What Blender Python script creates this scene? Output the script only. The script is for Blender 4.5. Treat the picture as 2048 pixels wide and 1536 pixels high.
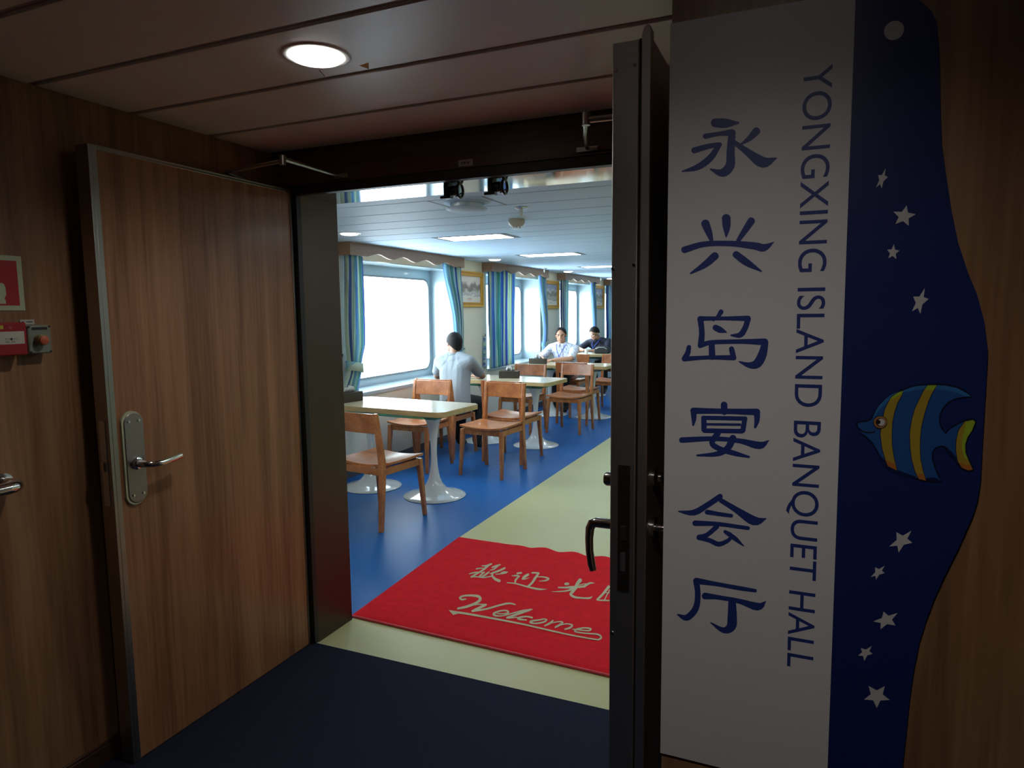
import bpy, bmesh, math, random
from mathutils import Vector, Matrix
random.seed(4)
SC = bpy.context.scene
for _o in list(bpy.data.objects):
    bpy.data.objects.remove(_o)
COL = SC.collection

# ------------------------------------------------------------------ camera
def _camera():
    cd = bpy.data.cameras.new('camera')
    cd.sensor_width = 36.0
    cd.lens = 36.0 * 1352.63 / 2048
    cd.clip_start = 0.02
    cam = bpy.data.objects.new('camera', cd)
    COL.objects.link(cam)
    y, p, r = (math.radians(a) for a in (23.383, -6.168, -0.591))
    f = Vector((-math.sin(y) * math.cos(p), math.cos(y) * math.cos(p), math.sin(p)))
    right = Vector((math.cos(y), math.sin(y), 0))
    up = right.cross(f)
    r2 = math.cos(r) * right + math.sin(r) * up
    u2 = -math.sin(r) * right + math.cos(r) * up
    m = Matrix((r2, u2, -f)).transposed().to_4x4()
    m.translation = Vector((0, 0, 1.57))
    cam.matrix_world = m
    SC.camera = cam
_camera()

# ------------------------------------------------------------------ sky, exposure
SC.view_settings.view_transform = 'Standard'
SC.view_settings.look = 'None'
SC.view_settings.exposure = 0.0
SC.view_settings.gamma = 1.0
SC.view_settings.use_curve_mapping = False
SC.cycles.max_bounces = 10
SC.cycles.diffuse_bounces = 6
SC.cycles.glossy_bounces = 5
SC.cycles.transparent_max_bounces = 12
SC.cycles.use_denoising = True
SC.cycles.sample_clamp_indirect = 6.0
SKY_STRENGTH = 13.0
LAMP_POWER = 18.0             # recessed lobby downlights, watts
PANEL_STRENGTH = 12.0          # ceiling light panels in the hall
W = bpy.data.worlds.new('overcast_sky')
W.use_nodes = True
W.node_tree.nodes['Background'].inputs[0].default_value = (0.76, 0.89, 1.0, 1)
W.node_tree.nodes['Background'].inputs[1].default_value = SKY_STRENGTH
SC.world = W

# ------------------------------------------------------------------ main measures
XW, XG = -3.95, -4.27          # hall window wall: inner face, glass plane
ZH, ZL = 2.21, 2.28            # hall and lobby ceilings
Y0, Y1 = 2.445, 2.72           # partition between lobby and hall
YS = 1.10                      # wall with the big sign
BAYS = [(5.13, 7.38), (8.17, 10.33), (11.15, 13.29), (14.08, 16.2)]
for i, (a, b) in enumerate(BAYS):      # daylight enters here only: guide the sky sampling
    ld = bpy.data.lights.new('window_portal', 'AREA')
    ld.shape = 'RECTANGLE'; ld.size = 1.2; ld.size_y = b - a - 0.1
    ld.cycles.is_portal = True
    lo = bpy.data.objects.new('window_portal', ld)
    lo.location = (XG - 0.06, (a + b) / 2, 1.42)
    lo.rotation_euler = (0, -math.pi / 2, 0)
    COL.objects.link(lo)

# ------------------------------------------------------------------ mesh builder
class MB:
    def __init__(s):
        s.v = []; s.f = []; s.uv = {}
    def add(s, vs, fs):
        n = len(s.v); s.v += [tuple(p) for p in vs]; s.f += [tuple(i + n for i in q) for q in fs]
        return s
    def box(s, x0, x1, y0, y1, z0, z1):
        return s.add([(x, y, z) for z in (z0, z1) for y in (y0, y1) for x in (x0, x1)],
                     [(0, 2, 3, 1), (4, 5, 7, 6), (0, 1, 5, 4), (2, 6, 7, 3), (0, 4, 6, 2), (1, 3, 7, 5)])
    def beam(s, secs):
        """secs: (center, half x, half y) axis-aligned rectangles swept in order"""
        vs = []
        for c, hx, hy in secs:
            vs += [(c[0] - hx, c[1] - hy, c[2]), (c[0] + hx, c[1] - hy, c[2]), (c[0] + hx, c[1] + hy, c[2]), (c[0] - hx, c[1] + hy, c[2])]
        fs = [(3, 2, 1, 0)]
        for i in range(len(secs) - 1):
            for k in range(4):
                a = i * 4 + k; b = i * 4 + (k + 1) % 4
                fs.append((a, b, b + 4, a + 4))
        n = 4 * (len(secs) - 1); fs.append((n, n + 1, n + 2, n + 3))
        return s.add(vs, fs)
    def tube(s, pts, r, seg=12, caps=True, flat=1.0):
        pts = [Vector(p) for p in pts]
        rs = r if isinstance(r, (list, tuple)) else [r] * len(pts)
        vs = []; nrm = None
        for i, p in enumerate(pts):
            t = (pts[min(i + 1, len(pts) - 1)] - pts[max(i - 1, 0)]).normalized()
            if nrm is None:
                nrm = t.orthogonal().normalized()
            nrm = (nrm - t * nrm.dot(t)).normalized()
            b = t.cross(nrm)
            for k in range(seg):
                a = 2 * math.pi * k / seg
                vs.append(p + (nrm * math.cos(a) + b * math.sin(a) * flat) * rs[i])
        fs = []
        for i in range(len(pts) - 1):
            for k in range(seg):
                a = i * seg + k; b = i * seg + (k + 1) % seg
                fs.append((a, b, b + seg, a + seg))
        if caps:
            fs.append(tuple(range(seg - 1, -1, -1))); n = seg * (len(pts) - 1)
            fs.append(tuple(range(n, n + seg)))
        return s.add(vs, fs)
    def lathe(s, prof, c=(0, 0, 0), seg=32, axis='z'):
        vs = []
        for r, h in prof:
            for k in range(seg):
                a = 2 * math.pi * k / seg
                q = (r * math.cos(a), r * math.sin(a), h)
                if axis == 'x': q = (h, r * math.cos(a), r * math.sin(a))
                if axis == 'y': q = (r * math.cos(a), h, r * math.sin(a))
                vs.append((c[0] + q[0], c[1] + q[1], c[2] + q[2]))
        fs = []
        for i in range(len(prof) - 1):
            for k in range(seg):
                a = i * seg + k; b = i * seg + (k + 1) % seg
                fs.append((a, b, b + seg, a + seg))
        if prof[0][0] > 1e-6: fs.append(tuple(range(seg - 1, -1, -1)))
        if prof[-1][0] > 1e-6:
            n = seg * (len(prof) - 1); fs.append(tuple(range(n, n + seg)))
        return s.add(vs, fs)
    def prism(s, poly, fn, d0, d1):
        """poly of (u, v), fn(u, v, d) -> point"""
        n = len(poly)
        vs = [fn(u, v, d0) for u, v in poly] + [fn(u, v, d1) for u, v in poly]
        fs = [tuple(range(n - 1, -1, -1)), tuple(range(n, 2 * n))]
        fs += [(i, (i + 1) % n, (i + 1) % n + n, i + n) for i in range(n)]
        return s.add(vs, fs)
    def face(s, pts):
        return s.add(pts, [tuple(range(len(pts)))])
    def ball(s, c, r, seg=12, rings=8, sq=(1, 1, 1)):
        prof = [(max(1e-7, math.sin(math.pi * i / rings)), -math.cos(math.pi * i / rings)) for i in range(rings + 1)]
        vs = []
        for q, h in prof:
            for k in range(seg):
                a = 2 * math.pi * k / seg
                vs.append((c[0] + r * sq[0] * q * math.cos(a), c[1] + r * sq[1] * q * math.sin(a), c[2] + r * sq[2] * h))
        fs = []
        for i in range(rings):
            for k in range(seg):
                a = i * seg + k; b = i * seg + (k + 1) % seg
                fs.append((a, b, b + seg, a + seg))
        return s.add(vs, fs)
    def build(s, name, mat, parent=None, bevel=0.0, smooth=True, seg=2, weld=True, angle=40):
        me = bpy.data.meshes.new(name)
        me.from_pydata(s.v, [], s.f)
        bm = bmesh.new(); bm.from_mesh(me)
        if weld: bmesh.ops.remove_doubles(bm, verts=bm.verts, dist=1e-6)
        bmesh.ops.recalc_face_normals(bm, faces=bm.faces)
        bm.to_mesh(me); bm.free()
        if smooth:
            for p in me.polygons: p.use_smooth = True
            me.set_sharp_from_angle(angle=math.radians(angle))
        return link(name, me, mat, parent, bevel, seg)

def link(name, me, mat, parent=None, bevel=0.0, seg=2):
    me.materials.clear(); me.materials.append(mat)
    o = bpy.data.objects.new(name, me); COL.objects.link(o)
    if parent is not None:
        o.parent = parent
        if not parent.get('_local'):
            o.matrix_parent_inverse = world_of(parent).inverted()
    if bevel:
        m = o.modifiers.new('bevel', 'BEVEL'); m.width = bevel; m.segments = seg
        m.limit_method = 'ANGLE'; m.angle_limit = math.radians(35)
    return o

def world_of(o):
    m = Matrix.LocRotScale(o.location, o.rotation_euler, o.scale)
    if o.parent is not None:
        m = world_of(o.parent) @ o.matrix_parent_inverse @ m
    return m

def tag(o, label, cat, group=None):
    o['label'] = label; o['category'] = cat
    if group: o['group'] = group
    return o
def thing(name, label, cat, loc=(0, 0, 0), group=None, local=False, rz=0.0):
    o = bpy.data.objects.new(name, None); COL.objects.link(o)
    o.empty_display_size = 0.1
    o.location = loc; o.rotation_euler = (0, 0, rz)
    if local: o['_local'] = 1
    return tag(o, label, cat, group)
def struct(o):
    o['kind'] = 'structure'; return o
def dup(root, loc, rz, label):
    r = root.copy(); COL.objects.link(r); r.location = loc; r.rotation_euler = (0, 0, rz); r['label'] = label
    for ch in list(root.children):
        c = ch.copy(); COL.objects.link(c); c.parent = r
        for g in list(ch.children):
            d = g.copy(); COL.objects.link(d); d.parent = c
    return r

# ------------------------------------------------------------------ materials
def _new(name):
    m = bpy.data.materials.new(name); m.use_nodes = True
    return m, m.node_tree.nodes, m.node_tree.links, m.node_tree.nodes['Principled BSDF']
def mat(name, col, rough=0.5, metal=0.0, spec=0.5, coat=0.0, coat_rough=0.1, var=0.0, scale=20.0, stretch=(1, 1, 1), bump=0.0, bscale=None, trans=0.0, sheen=0.0, rvar=0.0):
    m, N, L, b = _new(name)
    b.inputs['Base Color'].default_value = (*col, 1)
    b.inputs['Roughness'].default_value = rough
    b.inputs['Metallic'].default_value = metal
    b.inputs['Specular IOR Level'].default_value = spec
    b.inputs['Coat Weight'].default_value = coat
    b.inputs['Coat Roughness'].default_value = coat_rough
    if sheen: b.inputs['Sheen Weight'].default_value = sheen
    tc = N.new('ShaderNodeTexCoord'); mp = N.new('ShaderNodeMapping'); mp.inputs['Scale'].default_value = stretch
    L.new(tc.outputs['Object'], mp.inputs['Vector'])
    nz = N.new('ShaderNodeTexNoise'); nz.inputs['Scale'].default_value = scale; nz.inputs['Detail'].default_value = 6
    L.new(mp.outputs['Vector'], nz.inputs['Vector'])
    if var:
        mx = N.new('ShaderNodeMix'); mx.data_type = 'RGBA'
        mx.inputs[6].default_value = tuple(max(0, c * (1 - var)) for c in col) + (1,)
        mx.inputs[7].default_value = tuple(min(1, c * (1 + var)) for c in col) + (1,)
        L.new(nz.outputs['Fac'], mx.inputs[0]); L.new(mx.outputs[2], b.inputs['Base Color'])
    if rvar:
        mr = N.new('ShaderNodeMapRange'); mr.inputs[3].default_value = max(0.02, rough - rvar); mr.inputs[4].default_value = rough + rvar
        L.new(nz.outputs['Fac'], mr.inputs[0]); L.new(mr.outputs[0], b.inputs['Roughness'])
    if bump:
        n2 = nz
        if bscale:
            n2 = N.new('ShaderNodeTexNoise'); n2.inputs['Scale'].default_value = bscale; n2.inputs['Detail'].default_value = 3
            L.new(mp.outputs['Vector'], n2.inputs['Vector'])
        bp = N.new('ShaderNodeBump'); bp.inputs['Strength'].default_value = bump; bp.inputs['Distance'].default_value = 0.004
        L.new(n2.outputs['Fac'], bp.inputs['Height']); L.new(bp.outputs['Normal'], b.inputs['Normal'])
    return m
def wood(name, dark, mid, light, stretch, scale=3.0, rough=0.45, coat=0.0, spec=0.5, fine=0.35):
    """streaked wood grain: broad bands plus fine streaks along the stretched axis"""
    m, N, L, b = _new(name)
    tc = N.new('ShaderNodeTexCoord'); mp = N.new('ShaderNodeMapping'); mp.inputs['Scale'].default_value = stretch
    L.new(tc.outputs['Object'], mp.inputs['Vector'])
    n1 = N.new('ShaderNodeTexNoise'); n1.inputs['Scale'].default_value = scale; n1.inputs['Detail'].default_value = 5; n1.inputs['Distortion'].default_value = 0.6
    n2 = N.new('ShaderNodeTexNoise'); n2.inputs['Scale'].default_value = scale * 7; n2.inputs['Detail'].default_value = 8
    for n in (n1, n2): L.new(mp.outputs['Vector'], n.inputs['Vector'])
    mx = N.new('ShaderNodeMix'); mx.inputs[0].default_value = fine
    L.new(n1.outputs['Fac'], mx.inputs[2]); L.new(n2.outputs['Fac'], mx.inputs[3])
    cr = N.new('ShaderNodeValToRGB'); e = cr.color_ramp.elements
    e[0].position = 0.37; e[0].color = (*dark, 1); e[1].position = 0.63; e[1].color = (*light, 1)
    q = cr.color_ramp.elements.new(0.5); q.color = (*mid, 1)
    L.new(mx.outputs[0], cr.inputs[0]); L.new(cr.outputs[0], b.inputs['Base Color'])
    b.inputs['Roughness'].default_value = rough; b.inputs['Specular IOR Level'].default_value = spec
    b.inputs['Coat Weight'].default_value = coat; b.inputs['Coat Roughness'].default_value = 0.15
    return m
def emit(name, col, strength):
    m, N, L, b = _new(name)
    b.inputs['Base Color'].default_value = (0.8, 0.8, 0.8, 1)
    b.inputs['Emission Color'].default_value = (*col, 1); b.inputs['Emission Strength'].default_value = strength
    return m
def glass(name, tint, gloss=0.06):
    m, N, L, b = _new(name); N.remove(b)
    t = N.new('ShaderNodeBsdfTransparent'); t.inputs[0].default_value = (*tint, 1)
    g = N.new('ShaderNodeBsdfGlossy'); g.inputs['Roughness'].default_value = 0.02
    lw = N.new('ShaderNodeLayerWeight'); lw.inputs[0].default_value = 0.5
    pw = N.new('ShaderNodeMath'); pw.operation = 'POWER'; pw.inputs[1].default_value = 4.0; L.new(lw.outputs['Facing'], pw.inputs[0])
    fr = N.new('ShaderNodeMath'); fr.operation = 'MULTIPLY_ADD'; fr.inputs[1].default_value = 0.6; fr.inputs[2].default_value = gloss; L.new(pw.outputs[0], fr.inputs[0])
    mx = N.new('ShaderNodeMixShader'); L.new(fr.outputs[0], mx.inputs[0])
    L.new(t.outputs[0], mx.inputs[1]); L.new(g.outputs[0], mx.inputs[2])
    L.new(mx.outputs[0], N['Material Output'].inputs[0])
    return m

VERT = (16, 16, 0.55)
MT = {}
MT['panel_wood'] = wood('wall_wood', (0.20, 0.095, 0.043), (0.29, 0.148, 0.070), (0.38, 0.21, 0.107), (9, 9, 0.42), 1.3, 0.42, 0.1)
MT['door_wood'] = wood('door_wood', (0.20, 0.080, 0.034), (0.31, 0.137, 0.062), (0.40, 0.195, 0.093), (10, 10, 0.36), 1.4, 0.4, 0.1)
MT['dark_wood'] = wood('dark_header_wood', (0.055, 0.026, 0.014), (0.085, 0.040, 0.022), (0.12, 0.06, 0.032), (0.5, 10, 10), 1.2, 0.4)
MT['lobby_ceiling'] = mat('lobby_ceiling_paint', (0.78, 0.71, 0.70), 0.35, var=0.04, scale=8)
MT['groove'] = mat('dark_ceiling_joint', (0.42, 0.37, 0.35), 0.7, var=0.1)
MT['hall_ceiling'] = mat('hall_ceiling_paint', (0.50, 0.66, 0.86), 0.55, spec=0.08, var=0.02, scale=5)
MT['hall_groove'] = mat('grey_ceiling_joint', (0.13, 0.15, 0.18), 0.6, var=0.1)
MT['hall_wall'] = mat('cream_wall_paint', (0.76, 0.75, 0.63), 0.5, var=0.02, scale=6)
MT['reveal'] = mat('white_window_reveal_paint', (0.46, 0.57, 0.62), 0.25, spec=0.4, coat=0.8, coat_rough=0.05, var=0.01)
MT['carpet'] = mat('navy_carpet_pile', (0.022, 0.026, 0.048), 0.95, spec=0.1, var=0.75, scale=420, bump=0.8, bscale=500)
MT['blue_floor'] = mat('blue_vinyl', (0.015, 0.130, 0.41), 0.36, spec=0.13, var=0.10, scale=7, rvar=0.06, bump=0.02, bscale=60)
MT['cream_floor'] = mat('cream_vinyl', (0.54, 0.55, 0.28), 0.38, spec=0.3, var=0.05, scale=9, rvar=0.06, bump=0.02, bscale=60)
MT['steel'] = mat('brushed_steel', (0.42, 0.41, 0.38), 0.34, 1.0, var=0.06, scale=30, stretch=(20, 20, 0.5), rvar=0.05)
MT['dark_steel'] = mat('dark_brushed_steel', (0.68, 0.70, 0.70), 0.40, 1.0, var=0.1, scale=30, stretch=(20, 20, 0.5), rvar=0.06)
MT['mirror_steel'] = mat('polished_steel', (0.62, 0.62, 0.62), 0.06, 1.0, var=0.03, scale=3, rvar=0.03)
MT['bronze'] = mat('dark_bronze_steel', (0.105, 0.078, 0.064), 0.46, 1.0, var=0.08, scale=4, rvar=0.04)
MT['chrome'] = mat('chrome', (0.70, 0.69, 0.66), 0.14, 1.0, var=0.02)
MT['black'] = mat('black_rubber', (0.012, 0.012, 0.012), 0.5, var=0.2)
MT['black_gloss'] = mat('black_painted_metal', (0.014, 0.014, 0.016), 0.3, var=0.2)
MT['dark_laminate'] = wood('dark_door_face', (0.05, 0.024, 0.012), (0.08, 0.038, 0.018), (0.11, 0.055, 0.028), (12, 12, 0.5), 1.0, 0.5)
MT['lamp'] = emit('downlight_diffuser', (1.0, 0.95, 0.88), 7.0)
MT['hall_lamp'] = emit('hall_downlight_diffuser', (1.0, 0.93, 0.82), 14.0)
MT['light_panel'] = emit('light_panel_diffuser', (0.95, 0.98, 1.0), PANEL_STRENGTH)
MT['white_metal'] = mat('white_painted_metal', (0.78, 0.78, 0.76), 0.35, var=0.02)
MT['pane'] = glass('window_glass', (0.96, 0.98, 0.97))
MT['table_glass'] = glass('green_table_glass', (0.35, 0.75, 0.65))
MT['gasket'] = mat('grey_window_gasket', (0.22, 0.24, 0.25), 0.45, var=0.15, scale=40)
MT['skirting'] = mat('dark_grey_skirting', (0.10, 0.105, 0.11), 0.5, var=0.1)
# ================================================================== large structure
def lobby_shell():
    struct(MB().box(-2.22, 2.25, -3.0, 2.45, -0.1, 0.004).build('floor_lobby', MT['carpet']))
    c = MB(); y = 2.10 - 0.343 * 15
    while y < 2.44:
        c.box(-2.22, 2.25, y + 0.012, min(y + 0.343 - 0.012, 2.445), ZL, ZL + 0.012); y += 0.343
    cl = struct(c.build('ceiling_lobby', MT['lobby_ceiling'], bevel=0.003))
    MB().box(-2.22, 2.25, -3.0, 2.445, ZL + 0.008, ZL + 0.06).build('joint_backing', MT['groove'], cl)
    struct(MB().box(-2.34, -2.22, -3.0, 2.445, -0.1, 2.34).build('wall_left', MT['panel_wood']))
    struct(MB().box(-0.202, 2.35, YS, 2.445, -0.1, 2.34).build('wall_right', MT['panel_wood']))
    struct(MB().box(-2.34, 2.35, -3.12, -3.0, -0.1, 2.34).build('wall_back', MT['panel_wood']))
    struct(MB().box(2.25, 2.35, -3.0, YS, -0.1, 2.34).build('wall_far_right', MT['panel_wood']))
    b = MB().box(-2.22, -2.206, -3.0, 2.43, 0.004, 0.066).box(-2.22, -2.210, -3.0, 2.43, 0.066, 0.076)
    struct(b.build('baseboard_left', MT['dark_wood'], bevel=0.002))
    struct(MB().box(-0.202, 2.25, YS - 0.014, YS, 0.004, 0.076).build('baseboard_right', MT['dark_wood'], bevel=0.002))
def partition():
    w = MB().box(-4.4, -2.10, Y0, 2.70, -0.1, 2.34).box(-0.29, 4.7, Y0, 2.70, -0.1, 2.34).box(-2.10, -0.29, Y0, 2.70, 2.10, 2.34)
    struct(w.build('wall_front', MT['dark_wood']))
    h = MB().box(XW, -2.10, 2.70, Y1, 0, 2.25).box(-0.29, 4.6, 2.70, Y1, 0, 2.25).box(-2.10, -0.29, 2.70, Y1, 2.10, 2.25)
    struct(h.build('wall_hall_front', MT['hall_wall']))
    struct(MB().box(-2.10, -2.088, 2.468, 2.726, 0.0, 2.098).build('trim_1', MT['bronze'], bevel=0.001))
    struct(MB().box(-0.302, -0.29, 2.468, 2.726, 0.0, 2.098).build('trim_2', MT['bronze'], bevel=0.001))
    struct(MB().box(-2.088, -0.302, 2.468, 2.726, 2.090, 2.10).build('trim_3', MT['mirror_steel']))
    f = MB().box(-2.118, -2.086, 2.436, 2.468, 0.004, 2.088).box(-0.302, -0.268, 2.436, 2.468, 0.004, 2.088).box(-2.118, -0.268, 2.430, 2.468, 2.088, 2.127)
    struct(f.build('trim_4', MT['black'], bevel=0.003))
    struct(MB().box(-2.2, -0.21, 2.434, 2.446, 2.129, 2.136).build('trim_5', MT['dark_wood'], bevel=0.001))
def hall_shell():
    XB = -2.165
    line = [(-2.092, Y1), (-2.169, 4.05), (XB, 17)]
    fl = lambda u, v, d: (u, v, d)
    struct(MB().prism([(XW - 0.3, 17), (XW - 0.3, Y1)] + line, fl, -0.1, 0).build('floor_hall', MT['blue_floor']))
    struct(MB().prism([(4.6, Y1), (4.6, 17)] + line[::-1], fl, -0.1, 0).box(-2.10, -0.29, 2.45, Y1, -0.1, 0).build('floor_aisle', MT['cream_floor']))
    c = MB(); y = 3.5 - 0.343 * 2 - 0.2
    y = 3.5 - 0.343 * 3
    while y < 17:
        a, b = max(y + 0.007, Y1), min(y + 0.343 - 0.007, 17)
        if b > a: c.box(XW, 4.6, a, b, ZH, ZH + 0.012)
        y += 0.343
    cl = struct(c.build('ceiling_hall', MT['hall_ceiling'], bevel=0.003))
    MB().box(XW, 4.6, Y1, 17, ZH + 0.012, ZH + 0.05).build('joint_backing', MT['hall_groove'], cl)
    w = MB().box(XG - 0.02, XW, 2.70, 17.1, -0.1, 0.752).box(XG - 0.02, XW, 2.70, 17.1, 2.075, 2.27)
    edges = [2.70] + [v for a, b in BAYS for v in (a + 0.11, b - 0.01)] + [17.1]
    for i in range(0, len(edges), 2):
        w.box(XG - 0.02, XW, edges[i], edges[i + 1], 0.752, 2.075)
    struct(w.build('wall_window_side', MT['hall_wall']))
    struct(MB().box(4.6, 4.7, Y1, 17, -0.1, 2.25).build('wall_hall_right', MT['hall_wall']))
    struct(MB().box(XW, 4.7, 17, 17.1, -0.1, 2.25).build('wall_hall_end', MT['hall_wall']))
    struct(MB().box(XW, XW + 0.012, Y1, 17, 0, 0.085).build('baseboard_hall', MT['skirting'], bevel=0.002))

def rrect(y0, y1, z0, z1, r, n=8):
    out = []
    for cy, cz, a0 in ((y1 - r, z1 - r, 0), (y0 + r, z1 - r, 90), (y0 + r, z0 + r, 180), (y1 - r, z0 + r, 270)):
        for k in range(n + 1):
            a = math.radians(a0 + 90 * k / n); out.append((cy + r * math.cos(a), cz + r * math.sin(a)))
    return out
def ring(mb, outer, inner, x0, x1):
    n = len(outer)
    vs = [(x0, *p) for p in outer] + [(x0, *p) for p in inner] + [(x1, *p) for p in outer] + [(x1, *p) for p in inner]
    fs = []
    for i in range(n):
        j = (i + 1) % n
        fs += [(i, j, n + j, n + i), (2 * n + i, 3 * n + i, 3 * n + j, 2 * n + j), (i, 2 * n + i, 2 * n + j, j), (n + i, n + j, 3 * n + j, 3 * n + i)]
    return mb.add(vs, fs)
def window(i, a, b):
    y0, y1, z0, z1 = a + 0.11, b - 0.01, 0.752, 2.075
    e = bpy.data.objects.new('window_%d' % i, None); COL.objects.link(e); e.location = (XG, (a + b) / 2, 0.79); struct(e)
    hole = rrect(a + 0.17, b - 0.075, 0.868, 1.962, 0.12)
    # white steel plate with a rounded opening, square outside
    n = len(hole); out = []
    for (y, z) in hole:
        cy, cz = (a + b) / 2, 1.415
        # push each point to the rectangle border along its corner
        k = len(out) // (n // 4)
        out.append((y1 if k in (0, 3) else y0, z1 if k in (0, 1) else z0))
    # spread the corner points so the ring stays tidy
    m = n // 4
    corner = [(y1, z1), (y0, z1), (y0, z0), (y1, z0)]
    for q in range(4):
        for k in range(m):
            t = k / (m - 1)
            cy, cz = corner[q]; hy0, hz0 = hole[q * m]; hy1, hz1 = hole[q * m + m - 1]
            if q % 2 == 0: p0, p1 = (cy, hz0), (hy1, cz)
            else: p0, p1 = (hy0, cz), (cy, hz1)
            if t < 0.5: out[q * m + k] = tuple(p0[d] + (corner[q][d] - p0[d]) * t * 2 for d in (0, 1))
            else: out[q * m + k] = tuple(corner[q][d] + (p1[d] - corner[q][d]) * (t - 0.5) * 2 for d in (0, 1))
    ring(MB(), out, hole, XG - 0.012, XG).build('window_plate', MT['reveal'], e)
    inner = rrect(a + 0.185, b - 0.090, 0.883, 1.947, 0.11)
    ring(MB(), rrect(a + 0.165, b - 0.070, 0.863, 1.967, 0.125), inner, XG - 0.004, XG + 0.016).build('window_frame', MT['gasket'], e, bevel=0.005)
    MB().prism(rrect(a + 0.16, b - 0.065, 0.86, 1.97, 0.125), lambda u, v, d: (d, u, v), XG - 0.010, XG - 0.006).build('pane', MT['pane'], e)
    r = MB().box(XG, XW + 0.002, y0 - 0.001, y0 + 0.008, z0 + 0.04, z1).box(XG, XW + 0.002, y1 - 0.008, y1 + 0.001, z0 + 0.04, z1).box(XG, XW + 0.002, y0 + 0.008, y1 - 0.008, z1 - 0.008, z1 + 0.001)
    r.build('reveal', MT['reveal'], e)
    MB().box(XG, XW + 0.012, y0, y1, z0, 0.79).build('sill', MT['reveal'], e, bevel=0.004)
lobby_shell(); partition(); hall_shell()
for i, (a, b) in enumerate(BAYS): window(i + 1, a, b)
# ================================================================== doors
def rounded_plate(mb, y0, y1, z0, z1, r, x0, x1):
    return mb.prism(rrect(y0, y1, z0, z1, r, 8), lambda u, v, d: (d, u, v), x0, x1)
def left_door():
    t = thing('door_1', 'wood-grain door leaf with steel edging, swung open against the left wall', 'door', (-2.13, 2.43, 0.008))
    struct(t)
    MB().box(-2.160, -2.110, 1.512, 2.428, 0.008, 2.108).build('door_panel', MT['door_wood'], t, bevel=0.001)
    e = MB().box(-2.166, -2.106, 1.500, 1.512, 0.008, 2.112).box(-2.110, -2.1062, 1.512, 1.530, 0.008, 2.112).box(-2.166, -2.106, 1.512, 2.43, 2.108, 2.113)
    e.box(-2.110, -2.1068, 1.53, 2.428, 2.098, 2.108).box(-2.1105, -2.1066, 2.420, 2.430, 0.008, 2.108)
    e.build('steel_edging', MT['steel'], t, bevel=0.001)
    lp = MB().box(-2.150, -2.122, 1.4975, 1.5015, 0.93, 1.22).build('lock_plate', MT['dark_steel'], t)
    MB().box(-2.142, -2.130, 1.490, 1.4985, 1.05, 1.08).build('latch', MT['chrome'], lp)
    gl = mat('pale_green_backplate', (0.50, 0.55, 0.36), 0.5, var=0.05)
    bp = rounded_plate(MB(), 1.543, 1.620, 0.918, 1.243, 0.038, -2.110, -2.101).build('handle_backing', gl, t)
    pl = rounded_plate(MB(), 1.550, 1.622, 0.924, 1.237, 0.035, -2.101, -2.0975).build('escutcheon', mat('satin_nickel', (0.36, 0.33, 0.33), 0.38, 1.0, var=0.05, scale=30), t, bevel=0.002)
    for y, z in ((1.567, 1.208), (1.605, 1.208), (1.567, 0.953), (1.605, 0.953)):
        MB().lathe([(0.0055, -0.001), (0.0045, 0.0025), (0.001, 0.0028)], (-2.0975, y, z), 12, 'x').build('screw', MT['chrome'], pl)
    lv = MB().tube([(-2.098, 1.586, 1.062), (-2.060, 1.586, 1.062), (-2.049, 1.590, 1.0615), (-2.042, 1.605, 1.060), (-2.040, 1.640, 1.058), (-2.042, 1.690, 1.062), (-2.046, 1.722, 1.066)], [0.0135, 0.012, 0.012, 0.012, 0.012, 0.012, 0.0105], 16)
    lv.lathe([(0.022, 0), (0.022, 0.006), (0.016, 0.010)], (-2.098, 1.586, 1.062), 24, 'x')
    lv.build('lever', MT['chrome'], t)
    # surface closer: body on the hidden face, jointed arm to the header
    a = MB().tube([(-2.15, 2.20, 2.125), (-2.134, 2.086, 2.130), (-1.794, 2.032, 2.130)], 0.0075, 10)
    a.lathe([(0.012, -0.016), (0.012, 0.018)], (-1.794, 2.032, 2.132), 16)
    a.tube([(-1.794, 2.032, 2.138), (-1.83, 2.425, 2.146)], [0.009, 0.0065], 10)
    a.box(-1.865, -1.795, 2.425, 2.444, 2.138, 2.158)
    a.build('closer_arm', MT['steel'], t)
    MB().box(-2.195, -2.16, 2.05, 2.33, 2.03, 2.09).build('closer_body', MT['dark_steel'], t, bevel=0.006)
left_door()
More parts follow.
